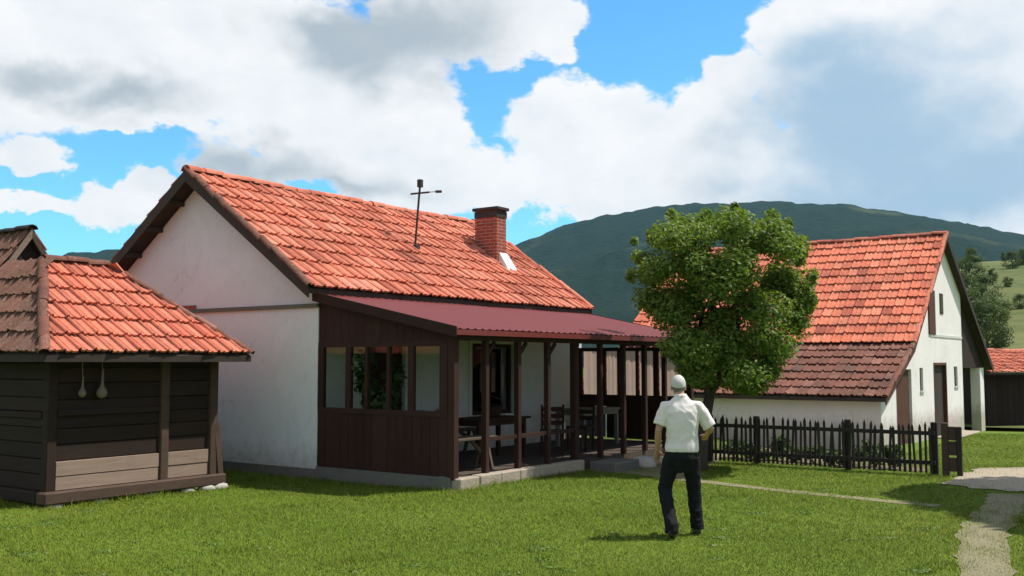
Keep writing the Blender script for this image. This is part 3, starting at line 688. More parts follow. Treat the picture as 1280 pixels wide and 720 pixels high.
        if sgn == 0:
            nb = 16; bw = span / nb
            for k in range(nb):
                ya = yA - k * bw; MB().box(sx - .02 + rr.uniform(-.004, .004), sx + .01, ya - bw + .006, ya, .20 + rr.uniform(-.02, .01), 1.05).build('plank', 'wood_porch', scn)
            for k in range(nb):
                ya = yA - k * bw; ym = ya - bw; MB().prism([(sx - .02, ya, 2.155), (sx - .02, ym + .006, 2.155), (sx - .02, ym + .006, zr(ym) - .03), (sx - .02, ya, zr(ya) - .03)], (.03 + rr.uniform(-.003, .003), 0, 0)).build('plank', 'wood_porch', scn)
            MB().box(sx - .05, sx + .03, PY + .0, 0.0, -.2, .20).build('base_beam', 'plinth', scn)
        else:
            MB().box(sx - .025, sx + .025, PY + .07, -.01, .88, 1.05).build('board', 'wood_rail', scn)
            MB().box(sx - .012, sx + .008, yA - span * .27, -.01, .22, .87).build('panel', 'cloth_blue', scn)
            for k in range(1, len(fr_) - 1, 2):          # a thin curtain hung behind each pane
                cu = MB(); ya, yb_ = yA - span * fr_[k] - .004, yA - span * fr_[k + 1] + .004; m_ = 10; ysq = [ya + (yb_ - ya) * i / m_ for i in range(m_ + 1)]
                dxx = [.012 * math.sin(i * 1.9 + k) for i in range(m_ + 1)]
                v = [(sx + .05 + dxx[i], ysq[i], z) for z in (1.10, 2.10) for i in range(m_ + 1)]
                mesh_obj('curtain', v, [(i, i + 1, m_ + 2 + i, m_ + 1 + i) for i in range(m_)], 'curtain', scn, True)
            nb = 9; bw = (span * .72) / nb
            for k in range(nb):
                ya = yA - span * .28 - k * bw; MB().box(sx - .02 + rr.uniform(-.004, .004), sx + .01, ya - bw + .006, ya, .20, .88).build('plank', 'wood_porch', scn)
    return posts
posts = build_house()

def hloc(x, y, z=0.0): return house.matrix_world @ Vector((x, y, z))
def build_antenna():
    sl_ = (RZ - EZ) / (RY - EY); y = 1.45; z = EZ + (y - EY) * sl_
    o = empty('antenna_mast', hloc(4.0, y, z), TH); tag(o, 'thin dark antenna mast with short crossbars standing on the orange roof', 'antenna')
    MB().tube([(0, 0, -.05), (0.05, -.03, .75), (0.09, -.06, 1.40)], .022, 8).build('pole', 'iron', o)
    MB().bar((-.08, .05, 1.13), (.24, -.17, 1.19), .03, .035).build('crossbar', 'iron', o)
    MB().box(0.04, .14, -.10, -.01, 1.28, 1.44, .008).build('bracket', 'iron', o)
    MB().tube([(.35, -.25, 1.21), (.45, -.32, 1.22)], .03, 8).build('dipole', 'iron', o)
    MB().tube([(.23, -.16, 1.19), (.36, -.255, 1.21)], .008, 6).build('dipole_arm', 'iron', o)
    MB().box(-.07, .07, -.09, .09, -.06, .10, .01).build('foot', 'iron', o)
build_antenna()

# ------------------------------------------------------------------ porch furniture
def trestle_bench(loc, rz, L, label, mat='wood_bench', h=.52):
    o = empty('bench', loc, rz); tag(o, label, 'bench', 'wooden benches on the porch')
    for k in range(2): MB().box(-L / 2, L / 2, -.17 + k * .175, -.005 + k * .175, h - .04, h, .006).build('seat_plank', mat, o)
    for s in (-1, 1):
        x = s * (L / 2 - .14)
        for q in (-1, 1): MB().bar((x, q * .05, h - .04), (x, q * .17, 0), .05, .05).build('leg', mat, o)
        MB().bar((x, 0, .22), (x - s * .34, 0, h - .05), .04, .05).build('brace', mat, o)
    return o
def table(loc, rz, L, Wd, h, label, mat):
    o = empty('table', loc, rz); tag(o, label, 'table')
    n = 4; w = Wd / n
    for k in range(n): MB().box(-L / 2, L / 2, -Wd / 2 + k * w + .003, -Wd / 2 + (k + 1) * w - .003, h - .035, h).build('plank', mat, o)
    MB().box(-L / 2 + .06, L / 2 - .06, -Wd / 2 + .07, Wd / 2 - .07, h - .12, h - .035).build('apron', mat, o)
    for sx in (-1, 1):
        for sy in (-1, 1): MB().box(sx * (L / 2 - .1) - .035, sx * (L / 2 - .1) + .035, sy * (Wd / 2 - .1) - .035, sy * (Wd / 2 - .1) + .035, 0, h - .12).build('leg', mat, o)
    return o
def chair(loc, rz, label, mat, group):
    o = empty('chair', loc, rz); tag(o, label, 'chair', group)
    MB().box(-.21, .21, -.21, .21, .42, .46, .008).build('seat', mat, o)
    for sx in (-1, 1):
        MB().box(sx * .18 - .02, sx * .18 + .02, -.2, -.16, 0, .42).build('leg', mat, o)
        MB().bar((sx * .18, .18, 0), (sx * .19, .24, .92), .04, .04).build('leg', mat, o)
    for k in range(3): MB().box(-.17, .17, .19 + k * .012, .215 + k * .012, .56 + k * .12, .64 + k * .12).build('back_slat', mat, o)
    return o
trestle_bench(hloc(0.95, -2.20, .17), TH, 1.3, 'grey trestle bench with slanting brace behind the first porch posts')
trestle_bench(hloc(2.75, -0.35, .17), TH, 1.9, 'long plank bench against the white wall under the porch window', h=.46)
tb = table(hloc(2.75, -1.35, .17), TH, 1.5, .75, .72, 'wooden table in the middle of the shaded porch', 'wood_rail')
table(hloc(6.3, -1.2, .17), TH, 1.5, .8, .74, 'pale legged table at the far end of the porch', 'wood_pale')
chair(hloc(3.9, -1.9, .17), TH + 2.2, 'dark chair standing before the tall porch post', 'wood_porch', 'porch chairs')
chair(hloc(5.2, -1.7, .17), TH - 1.4, 'brown chair drawn up to the pale legged table', 'wood_rail', 'porch chairs')
def cushion(loc, rz, label, mat, lean=0.25):
    bm = bmesh.new(); bmesh.ops.create_grid(bm, x_segments=8, y_segments=8, size=.5)
    top = [v.co.copy() for v in bm.verts]; fs = [tuple(v.index for v in f.verts) for f in bm.faces]; bm.free()
    v = []; 
    for s in (1, -1):
        for c_ in top:
            e = max(abs(c_.x), abs(c_.y)) * 2; t_ = .07 * (1 - e ** 3) + .012; v.append((c_.x * .46, s * t_, c_.y * .36 + .18))
    n = len(top); f = [tuple(reversed(q)) for q in fs] + [tuple(n + i for i in q) for q in fs]
    o = mesh_obj('cushion', v, f, mat, smooth=True); o.location = loc; o.rotation_euler = (-lean, 0, rz)
    return tag(o, label, 'cushion', 'cushions on the porch bench')
cushion(hloc(2.25, -.20, .64), TH, 'pale cushion leaning on the porch wall at the bench end', 'cloth_grey')
cushion(hloc(3.05, -.20, .64), TH, 'pale cushion leaning on the wall below the dark window', 'cloth_grey')
bk = empty('basket', hloc(2.9, -1.3, .89)); tag(bk, 'dark basket standing on the porch table', 'basket')
MB().tube([(0, 0, 0), (0, 0, .02), (0, 0, .16), (0, 0, .18)], [.13, .15, .19, .20], 14).build('body', 'wood_rail', bk)
MB().tube([(-.19, 0, .17), (-.15, 0, .30), (0, 0, .36), (.15, 0, .30), (.19, 0, .17)], .012, 6).build('handle', 'wood_rail', bk)
# blue-grey cloth folded over the screen rail
cb = MB(); 
for k in range(12):
    y0_ = -2.45 + k * .055; d_ = .02 * math.sin(k * 1.1); d2 = .02 * math.sin((k + 1) * 1.1)
    cb.quadbox([(0, y0_, 0), (0 + .01, y0_, 0), (.01, y0_ + .055, 0), (0, y0_ + .055, 0), (d_, y0_, -.34), (d_ + .01, y0_, -.34), (d2 + .01, y0_ + .055, -.34), (d2, y0_ + .055, -.34)])

def build_steps():
    a = hloc(3.95, -3.15); o = MB().box(-.42, .42, -.26, .26, -.1, .16, .02).build('doorstep', 'plinth'); o.location = a; o.rotation_euler = (0, 0, TH)
    tag(o, 'dark stone step at the end of the porch edge', 'step')
    rr = random.Random(2)
    for k, (x, y, s, lab) in enumerate(((4.62, -3.35, .20, 'small pale stone lying beside the dark step'), (5.25, -3.25, .15, 'small flat stone on the bare earth by the porch'))):
        bm = bmesh.new(); bmesh.ops.create_icosphere(bm, subdivisions=2, radius=1)
        for v in bm.verts:
            n_ = 1 + .25 * mnoise.noise(v.co * 1.3 + Vector((k * 5, 0, 0))); v.co = Vector((v.co.x * s * 1.3 * n_, v.co.y * s * n_, max(v.co.z, -.6) * s * .7 * n_))
        o = MB().add_bm(bm).build('stone', 'stone', None, True); o.location = hloc(x, y, s * .30); tag(o, lab, 'stone', 'stones by the porch')
build_steps()

# ------------------------------------------------------------------ shed
shed = empty('log_shed', (-5.91, 12.85, 0), TH)
tag(shed, 'low dark timber shed with orange hipped tile roof beside the farmhouse', 'shed')
bpy.context.view_layer.update()
def build_shed():
    rr = random.Random(21)
    x1, y1, zt = 2.56, 5.8, 2.10
    # core walls, then boards on the two visible sides
    MB().box(.04, x1 - .04, .04, y1, .16, zt).build('wall', 'wood_shed', shed)
    # right-hand side (y = 0): horizontal boards between posts
    z = 0.20; k = 0
    lows = .64
    while z < zt - .02:
        h = rr.uniform(.17, .22); ze = min(z + h, zt); pale = z < lows - .08
        if pale: ze = min(ze, lows)
        for (a, b, sec) in ((.09, 1.62, 0), (1.76, x1 - .10, 1)):
            if sec == 1 and z > .42: m_ = 'wood_shed'
            else: m_ = 'wood_grey' if pale else 'wood_shed'
            off = .03 if (pale and m_ == 'wood_grey') else 0.0
            MB().box(a + rr.uniform(0, .008), b - rr.uniform(0, .008), -.005 - off + rr.uniform(-.006, .006), .042, z + .006, ze - .004, .004).build('board', m_, shed)
        z = ze
    # front side (x = 0)
    z = 0.20
    while z < zt - .02:
        ze = min(z + rr.uniform(.18, .24), zt)
        MB().box(-.01 + rr.uniform(-.008, .008), .042, .09, y1, z + .006, ze - .004, .004).build('board', 'wood_shed', shed); z = ze
    for (x, y, m_) in ((0.03, 0.03, 'wood_shed'), (1.69, 0.0, 'wood_beam'), (x1 - .03, .0, 'wood_beam')):
        MB().box(x - .07, x + .065, y - .065, y + .06, .12, zt + .02, .012).build('post', m_, shed)
    MB().box(.10, 1.62, -.045, -.004, 1.15, 1.23, .008).build('rail', 'wood_shed', shed)
    MB().box(-.05, -.009, .10, y1, 1.12, 1.20, .008).build('rail', 'wood_shed', shed)
    MB().box(-.10, x1 + .16, -.13, .08, .04, .20, .02).build('ground_beam', 'wood_beam', shed)
    MB().box(-.10, .08, .085, y1, .04, .20, .02).build('ground_beam', 'wood_shed', shed)
    MB().bar((x1 + .02, -.02, .95), (x1 + .10, -.05, .1), .08, .09).build('brace', 'wood_beam', shed)
    for (x, y, s) in ((0.1, -.03, .09), (.75, -.02, .08), (1.5, -.02, .08), (2.1, -.04, .09), (2.42, -.06, .1), (2.64, -.08, .1), (0, 1.2, .1), (0, 2.6, .1)):
        bm = bmesh.new(); bmesh.ops.create_icosphere(bm, subdivisions=2, radius=1)
        for v in bm.verts:
            n_ = 1 + .22 * mnoise.noise(v.co * 1.4 + Vector((x * 9, y, 0))); v.co = Vector((x + v.co.x * s * 1.4 * n_, y + v.co.y * s * n_, .0 + v.co.z * s * .8 * n_))
        MB().add_bm(bm).build('foundation_stone', 'stone', shed, True)
    # roof
    ex0, ex1, ey0, ez = -.35, 2.87, -.45, 1.95
    rx0, rx1, ry, rz = .72, 1.72, 1.55, 3.29; ey1 = 6.1
    A, B, C_, D_ = Vector((ex0, ey0, ez)), Vector((ex1, ey0, ez)), Vector((rx1, ry, rz)), Vector((rx0, ry, rz))
    E, F_ = Vector((ex0, ey1, ez)), Vector((rx0, ey1, rz)); G, H_ = Vector((ex1, ey1, ez)), Vector((rx1, ey1, rz))
    dn = Vector((0, 0, -.09))
    mb = MB()
    for poly in ([A, B, C_, D_], [E, A, D_, F_], [B, G, H_, C_], [D_, C_, H_, F_]): mb.prism([p - Vector((0, 0, .015)) for p in poly], dn)
    roof = mb.build('roof', 'wood_verge', shed); bpy.context.view_layer.update()
    def face(o, xdir, top, pts, mat, w, n_rows, limit, seed, st='tiles_beyond'):
        xd = Vector(xdir).normalized(); yd = (top - o); yd = (yd - xd * yd.dot(xd)); L_ = yd.length; yd.normalize()
        poly = [((p - o).dot(xd), (p - o).dot(yd)) for p in pts]
        lay_tiles(roof, o, xd, yd, poly, w, L_ / n_rows, mat, limit, seed, stuff_name=st)
    face(A, (1, 0, 0), D_, [A, B, C_, D_], 'tile_shed', .215, 6, 300, 31)
    Ef, Ff = Vector((ex0, 3.4, ez)), Vector((rx0, 3.4, rz))
    face(Ef, (0, -1, 0), Ff, [Ef, A, D_, Ff], 'tile_lichen', .22, 4 + 1, 120, 32)
    face(B, (0, 1, 0), C_, [B, G, H_, C_], 'tile_shed', .215, 5, 0, 33, 'rear_tiles')
    n1 = (Vector((0, -.83, .56)) + Vector((-.78, 0, .62))).normalized(); n2 = (Vector((0, -.83, .56)) + Vector((.78, 0, .62))).normalized()
    lay_caps(roof, A + n1 * .02, D_ + n1 * .02, 'tile_old', n1, .07, .36, 'hip_tile', 3)
    lay_caps(roof, B + n2 * .02, C_ + n2 * .02, 'tile_old', n2, .07, .36, 'hip_tile', 4)
    lay_caps(roof, D_ + Vector((0, 0, .02)), C_ + Vector((0, 0, .02)), 'tile_old', (0, 0, 1), .095, .36, 'ridge_tile', 5)
    # eave boards
    MB().box(ex0 + .02, ex1 - .02, ey0 + .02, ey0 + .045, ez - .10, ez - .03).build('eave_board', 'wood_verge', roof)
    MB().box(ex0 + .02, ex0 + .045, ey0 + .05, ey1, ez - .10, ez - .03).build('eave_board', 'wood_verge', roof)
    # raised steep gable over the front slope
    gy, gx, gz, gs = 2.55, 1.08, 3.84, 1.48; dz = 1.2; dx = dz / gs
    P0, Pl, Pr = Vector((gx, gy, gz)), Vector((gx - dx, gy, gz - dz)), Vector((gx + dx, gy, gz - dz)); bk_ = Vector((0, 3.4, 0))
    g = MB().prism([P0, Pl, Pl - Vector((0, 0, .07)), P0 - Vector((0, 0, .09)), Pr - Vector((0, 0, .07)), Pr], bk_).build('upper_roof', 'wood_verge', shed)
    bpy.context.view_layer.update()
    sl_ = Vector((dx, 0, dz)).length
    lay_tiles(g, Pl + bk_, (0, -1, 0), (dx, 0, dz), [(0, 0), (3.4, 0), (3.4, sl_), (0, sl_)], .22, sl_ / 4, 'tile_lichen', 60, 35)
    lay_tiles(g, Pr, (0, 1, 0), (-dx, 0, dz), [(0, 0), (3.4, 0), (3.4, sl_), (0, sl_)], .22, sl_ / 4, 'tile_lichen', 0, 36, stuff_name='rear_tiles')
    lay_caps(g, P0 + Vector((0, -.05, .02)), P0 + bk_ + Vector((0, 0, .02)), 'cap', (0, 0, 1), .085, .4, 'ridge_tile', 6)
    MB().prism([P0 - Vector((0, -.06, .10)), Pl - Vector((-.05, -.06, .05)), Pr - Vector((.05, -.06, .05))], (0, .05, 0)).build('gable_infill', 'wood_shed', g)
    for q, m_ in ((Pl, 'wood_grey'), (Pr, 'wood_beam')):
        up = Vector((0, 0, .02)); MB().prism([P0 + up + Vector((0, -.05, 0)), q + up + Vector((0, -.05, 0)), q - Vector((0, .05, .09)), P0 - Vector((0, .05, .11))], (0, .045, 0)).build('barge_board', m_, g)
build_shed()
def hanging(x, zc, L, r, label):
    o = empty('hanging_gourd', shed.matrix_world @ Vector((x, -.11, zc)), TH); tag(o, label, 'gourd', 'gourds hanging on the shed wall')
    pts, rad = [], []
    for (z, q) in ((-r * 1.05, .1), (-r * .9, .5), (-r * .5, .9), (0, 1.0), (r * .5, .85), (r * .95, .5), (r * 1.5, .3), (r * 2.6, .24), (r * 4.2, .2), (r * 4.4, .05)): pts.append((0.01 * z * 3, 0, z)); rad.append(r * q)
    MB().tube(pts, rad, 12).build('body', 'gourd', o, True)
    MB().tube([(0, 0, r * 4.3), (0, .02, L)], .006, 5).build('cord', 'wood_grey', o)
    MB().tube([(0, .01, L), (0, .08, L + .01)], .008, 5).build('nail', 'iron', o)
hanging(.38, 1.44, .44, .052, 'smaller long-necked gourd hanging on a cord from the shed wall')
hanging(.66, 1.44, .45, .072, 'larger long-necked gourd hanging from the shed wall nearer the middle post')

# ------------------------------------------------------------------ white cottage
cot = empty('white_cottage', (8.80, 24.0, -.30), TH)
tag(cot, 'white cottage with big patchy orange tile roof behind the picket fence', 'house')
bpy.context.view_layer.update()
def build_cottage():
    rr = random.Random(41)
    L = 8.5; ve = -.20                       # roof from y=ve to y=L
    X = [-.30, 2.6, 6.75, 13.4]; Z = [1.30, 2.61, 5.90, 1.95]
    zr = lambda x: float(np.interp(x, X, Z)) - .12
    # front wall and gable (y=0), openings cut as separate pieces
    MB().box(0, .3, .3, L - .3, -.2, 1.30).build('front_wall', 'plaster_warm', cot)
    mb = MB()
    def strip(x0, x1, z0, z1=None):          # wall strip following the roof when z1 is None
        if z1 is None:
            xs = [x0] + [k for k in (2.6, 6.75) if x0 < k < x1] + [x1]
            poly = [(x0, 0, z0)] + [(x1, 0, z0)] + [(k, 0, zr(k)) for k in reversed(xs)]
            mb.prism(poly, (0, .3, 0))
        else: mb.box(x0, x1, 0, .3, z0, z1)
    strip(0, 1.4, -.2); strip(1.4, 2.95, 1.95); strip(2.95, 3.85, -.2); strip(3.85, 4.22, -.2, 1.36); strip(3.85, 4.22, 1.98); strip(4.22, 5.45, -.2)
    strip(5.45, 7.05, 2.12); strip(7.05, 8.12, -.2); strip(8.12, 8.6, -.2, 1.40); strip(8.12, 8.6, 2.0); strip(8.6, 9.35, -.2)
    mb.build('gable_wall', 'plaster_warm', cot)
    MB().box(5.2, 9.35, -.02, 0, 2.86, 2.93).build('ledge', 'white_paint', cot)
    strip_b = MB().prism([(0, L - .3, -.2), (13, L - .3, -.2), (13, L - .3, zr(13)), (6.75, L - .3, zr(6.75)), (2.6, L - .3, zr(2.6)), (0, L - .3, zr(0))], (0, .3, 0)).build('rear_gable', 'plaster_warm', cot)
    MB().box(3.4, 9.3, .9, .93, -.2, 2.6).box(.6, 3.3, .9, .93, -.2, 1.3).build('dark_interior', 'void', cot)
    # door, side door, windows, attic hatch
    d = MB().box(5.52, 6.98, .10, .16, -.1, 2.05).build('door', 'wood_verge', cot)
    for k in range(6): MB().box(5.53 + k * .242, 5.53 + (k + 1) * .242 - .008, .08, .101, -.08, 2.04).build('plank', 'wood_verge', d)
    MB().box(5.45, 5.53, -.015, .12, -.1, 2.12).box(6.97, 7.05, -.015, .12, -.1, 2.12).box(5.53, 6.97, -.015, .12, 2.05, 2.12).build('frame', 'wood_brown', d)
    d2 = MB().box(1.4, 2.95, .10, .16, -.2, 1.95).build('side_door', 'wood_brown', cot)
    for k in range(7): MB().box(1.405 + k * .22, 1.405 + (k + 1) * .22 - .008, .075, .101, -.1, 1.94).build('plank', 'wood_brown', d2)
    for (a, b, z0, z1) in ((3.85, 4.22, 1.36, 1.98), (8.12, 8.6, 1.40, 2.0)):
        w = MB().box(a, a + .05, .06, .12, z0, z1).box(b - .05, b, .06, .12, z0, z1).box(a + .05, b - .05, .06, .12, z0, z0 + .05).box(a + .05, b - .05, .06, .12, z1 - .05, z1).build('window', 'wood_verge', cot)
        MB().box(a + .05, b - .05, .085, .09, z0 + .05, z1 - .05).build('pane', 'glass', w)
        MB().box(a - .03, b + .03, -.04, .06, z0 - .04, z0).build('sill', 'white_paint', w)
    MB().box(5.0, 5.75, -.035, .0, 2.92, 4.18).build('attic_hatch', 'wood_brown', cot)
    aw = MB().box(6.45, 6.85, -.02, .0, 3.55, 4.15).build('attic_window', 'wood_verge', cot)
    MB().box(6.50, 6.80, -.026, -.02, 3.60, 4.10).build('pane', 'glass', aw)
    # open lean-to beyond the white wall
    MB().box(9.35, 9.6, .3, L - .3, -.2, 3.9).build('inner_wall', 'wood_shed', cot)
    MB().box(9.6, 13.0, 2.2, 2.3, -.2, 2.2).build('back_boards', 'wood_shed', cot)
    bw = 3.7 / 20
    for k in range(20):
        xa = 9.36 + k * bw; MB().prism([(xa, .04, 1.95), (xa + bw - .008, .04, 1.95), (xa + bw - .008, .04, zr(xa + bw)), (xa, .04, zr(xa))], (0, .03, 0)).build('gable_plank', 'wood_shed', cot)
    MB().box(12.1, 12.75, 0, .3, -.2, 1.94).build('pillar', 'plaster_warm', cot)
    MB().box(5.2, 8.6, -.60, -.02, -.2, .05, .02).build('threshold', 'concrete', cot)
    # roof deck
    mb = MB()
    pts = list(zip(X, Z))
    for (a, b) in zip(pts[:-1], pts[1:]):
        mb.prism([(a[0], ve + .02, a[1] - .015), (b[0], ve + .02, b[1] - .015), (b[0], ve + .02, b[1] - .10), (a[0], ve + .02, a[1] - .10)], (0, L - ve - .04, 0))
    roof = mb.build('roof', 'wood_verge', cot); bpy.context.view_layer.update()
    # slopes: x along the eave must be -y so that the normal points up
    def slope(xa, za, xb, zb, rows, mat, limit, seed, rev=False, st='tiles_beyond'):
        s = math.hypot(xb - xa, zb - za); w = .27; Lw = L - ve
        if not rev: lay_tiles(roof, (xa, L, za), (0, -1, 0), (xb - xa, 0, zb - za), [(0, 0), (Lw, 0), (Lw, s), (0, s)], Lw / 32, s / rows, mat, limit, seed, stuff_name=st)
        else: lay_tiles(roof, (xa, ve, za), (0, 1, 0), (xb - xa, 0, zb - za), [(0, 0), (Lw, 0), (Lw, s), (0, s)], Lw / 32, s / rows, mat, limit, seed, stuff_name=st)
    slope(2.6 - .08, 2.61 + .03, 6.75, 5.90, 13, 'tile_cottage', 190, 43)
    slope(-.30, 1.30, 2.6, 2.61, 7, 'tile_old', 110, 44, st='lower_tiles_beyond')
    slope(13.4, 1.95, 6.75, 5.90, 17, 'tile_old', 0, 45, True, 'rear_tiles')
    lay_caps(roof, (6.75, ve, 5.91), (6.75, L, 5.91), 'tile', (0, 0, 1), .12, .42, seed=7)
    nf = Vector((-.62, 0, .78))
    lay_caps(roof, (2.55, ve + .02, 2.64), (6.75, ve + .02, 5.93), 'tile', nf, .07, .42, 'verge_tile', 12)
    lay_caps(roof, (-.30, ve + .02, 1.33), (2.6, ve + .02, 2.62), 'tile_old', nf, .07, .42, 'verge_tile', 13)
    for (a, b) in zip(pts[:-1], pts[1:]):
        MB().prism([(a[0], ve - .01, a[1] + .02), (b[0], ve - .01, b[1] + .02), (b[0], ve - .01, b[1] - .19), (a[0], ve - .01, a[1] - .17)], (0, .028, 0)).build('verge_board', 'wood_brown' if a[0] < 6 else 'wood_verge', roof)
build_cottage()

# ------------------------------------------------------------------ barn behind
def build_barn():
    o = empty('dark_barn', (17.5, 37.0, -.68), R(14)); tag(o, 'dark timber barn with red tiled roof at the right edge', 'barn')
    rr = random.Random(51); bpy.context.view_layer.update()
    Wd, Dp, h = 8.0, 5.0, 2.12
    MB().box(.05, Wd, .05, Dp, -.1, h).build('wall', 'wood_shed', o)
    k = 0; x = 0.0
    while x < Wd:
        w = rr.uniform(.2, .27); MB().box(x, min(x + w - .012, Wd), .0 + rr.uniform(-.008, .008), .05, -.1, h).build('plank', 'wood_shed', o); x += w
    MB().box(-.1, Wd + .1, -.34, -.31, h - .08, h + .03).build('eave_board', 'white_paint', o)
    rz, ry = h + .85, Dp / 2; ez = h - .0
    roof = MB().prism([(-.2, -.35, ez), (-.2, ry, rz), (-.2, Dp + .35, ez), (-.2, Dp + .35, ez - .08), (-.2, ry, rz - .09), (-.2, -.35, ez - .08)], (Wd + .4, 0, 0)).build('roof', 'wood_verge', o)
    bpy.context.view_layer.update(); s = math.hypot(ry + .35, rz - ez)
    lay_tiles(roof, (-.2, -.37, ez), (1, 0, 0), (0, ry + .35, rz - ez), [(0, 0), (Wd + .4, 0), (Wd + .4, s), (0, s)], .27, s / 7, 'tile', 60, 53)
    lay_caps(roof, (-.2, ry, rz), (Wd + .2, ry, rz), 'tile', (0, 0, 1), .11, .4, seed=15)
    MB().prism([(.06, .06, h), (.06, Dp - .06, h), (.06, ry, rz - .12)], (.05, 0, 0)).build('gable_boards', 'wood_shed', o)
build_barn()

# ------------------------------------------------------------------ picket fence
def build_fence():
    rr = random.Random(61)
    a, b = Vector((3.62, 18.55)), Vector((6.92, 16.50)); d = (b - a); L = d.length; d.normalize(); ang = math.atan2(d.y, d.x)
    o = empty('picket_fence', (a.x, a.y, 0), ang); tag(o, 'dark weathered picket fence in front of the white cottage', 'fence')
    gz = lambda x: float(ground_z(a.x + d.x * x, a.y + d.y * x))
    n = 47
    me = None
    for i in range(n):
        x = .06 + i * (L - .12) / (n - 1); h = .84 + rr.uniform(-.05, .045); g = gz(x)
        p = empty('tmp', (0, 0, 0)); bpy.data.objects.remove(p)
        if me is None:
            mb = MB().prism([(-.019, 0, .04), (.019, 0, .04), (.019, 0, .80), (0, 0, .86), (-.019, 0, .80)], (0, .018, 0)); q = mb.build('picket', 'wood_fence', o); me = q.data
        else:
            q = bpy.data.objects.new('picket', me); COL.objects.link(q); q.parent = o
        q.location = (x, -.045, g); q.scale = (rr.uniform(.9, 1.25), 1, h / .86); q.rotation_euler = (rr.gauss(0, .012), rr.gauss(0, .035), 0)
    for z in (.20, .68):
        MB().bar((0, 0, z + gz(0)), (L, 0, z + gz(L)), .045, .065).build('rail', 'wood_fence', o)
    for x in (.0, .88, 2.48, L - .02):
        g = gz(x); MB().box(x - .05, x + .05, .025, .12, g - .1, g + .86, .01).build('post', 'wood_fence', o)
    # thick leaning gate post at the end
    g = empty('gate_post', (6.99 + .12, 16.38, float(ground_z(7.1, 16.4))), ang); tag(g, 'broad brown timber gate post ending the picket fence', 'post')
    MB().box(-.12, -.02, -.06, .06, -.1, .86, .012).build('upright', 'wood_beam', g)
    MB().box(.10, .18, -.05, .05, -.1, .80, .012).build('upright', 'wood_fence', g)
    for z in (.08, .34, .58): MB().box(-.02, .10, -.035, .03, z, z + .22, .006).build('board', 'wood_beam', g)
    return a, d, L
fa, fd, fL = build_fence()

# ------------------------------------------------------------------ foliage
def leaf_cloud(name, clusters, n, size, mat, parent=None, seed=1, flat=0.55):
    """many leaf-sized bent quads spread through the given (centre, radii, weight) clumps"""
    rg = np.random.default_rng(seed)
    w = np.array([c_[2] for c_ in clusters], float); idx = rg.choice(len(clusters), n, p=w / w.sum())
    ctr = np.array([c_[0] for c_ in clusters])[idx]; rad = np.array([c_[1] for c_ in clusters])[idx]
    dirs = rg.normal(size=(n, 3)); dirs /= np.linalg.norm(dirs, axis=1, keepdims=True)
    rr = rg.random(n) ** 0.45
    pos = ctr + dirs * rad * rr[:, None]
    nrm = dirs * 0.6 + np.array([0, 0, 0.7]) + rg.normal(size=(n, 3)) * flat; nrm /= np.linalg.norm(nrm, axis=1, keepdims=True)
    t1 = np.cross(nrm, rg.normal(size=(n, 3))); t1 /= np.linalg.norm(t1, axis=1, keepdims=True); t2 = np.cross(nrm, t1)
    s = size * (0.6 + 0.8 * rg.random(n))[:, None]
    a = pos - t1 * s * 0.5; b = pos + t2 * s * 0.27 - nrm * s * .05; c = pos + t1 * s * 0.5 - nrm * s * .10; d = pos - t2 * s * 0.27 - nrm * s * .05
    v = np.stack([a, b, c, d], 1).reshape(-1, 3)
    return fast_mesh(name, v, np.arange(n * 4).reshape(-1, 4), mat, parent)
def fast_mesh(name, v, f, mat, parent=None):
    me = bpy.data.meshes.new(name); k = f.shape[1]
    me.vertices.add(len(v)); me.vertices.foreach_set('co', np.ascontiguousarray(v, np.float32).ravel())
    me.loops.add(f.size); me.loops.foreach_set('vertex_index', f.astype(np.int32).ravel())
    me.polygons.add(len(f)); me.polygons.foreach_set('loop_start', np.arange(0, f.size, k, dtype=np.int32))
    me.update(calc_edges=True); me.validate(); me.materials.append(M[mat] if isinstance(mat, str) else mat)
    o = bpy.data.objects.new(name, me); COL.objects.link(o)
    if parent is not None: o.parent = parent
    return o
def limb(mb, a, b, r0, r1, rr, bend=.12, n=5):
    a, b = Vector(a), Vector(b); pts = []; L = (b - a).length; off = Vector((rr.uniform(-1, 1), rr.uniform(-1, 1), rr.uniform(-.3, .6))) * bend * L
    for i in range(n):
        t_ = i / (n - 1); pts.append(a.lerp(b, t_) + off * math.sin(math.pi * t_))
    mb.tube(pts, [r0 + (r1 - r0) * i / (n - 1) for i in range(n)], 7); return pts[-1]

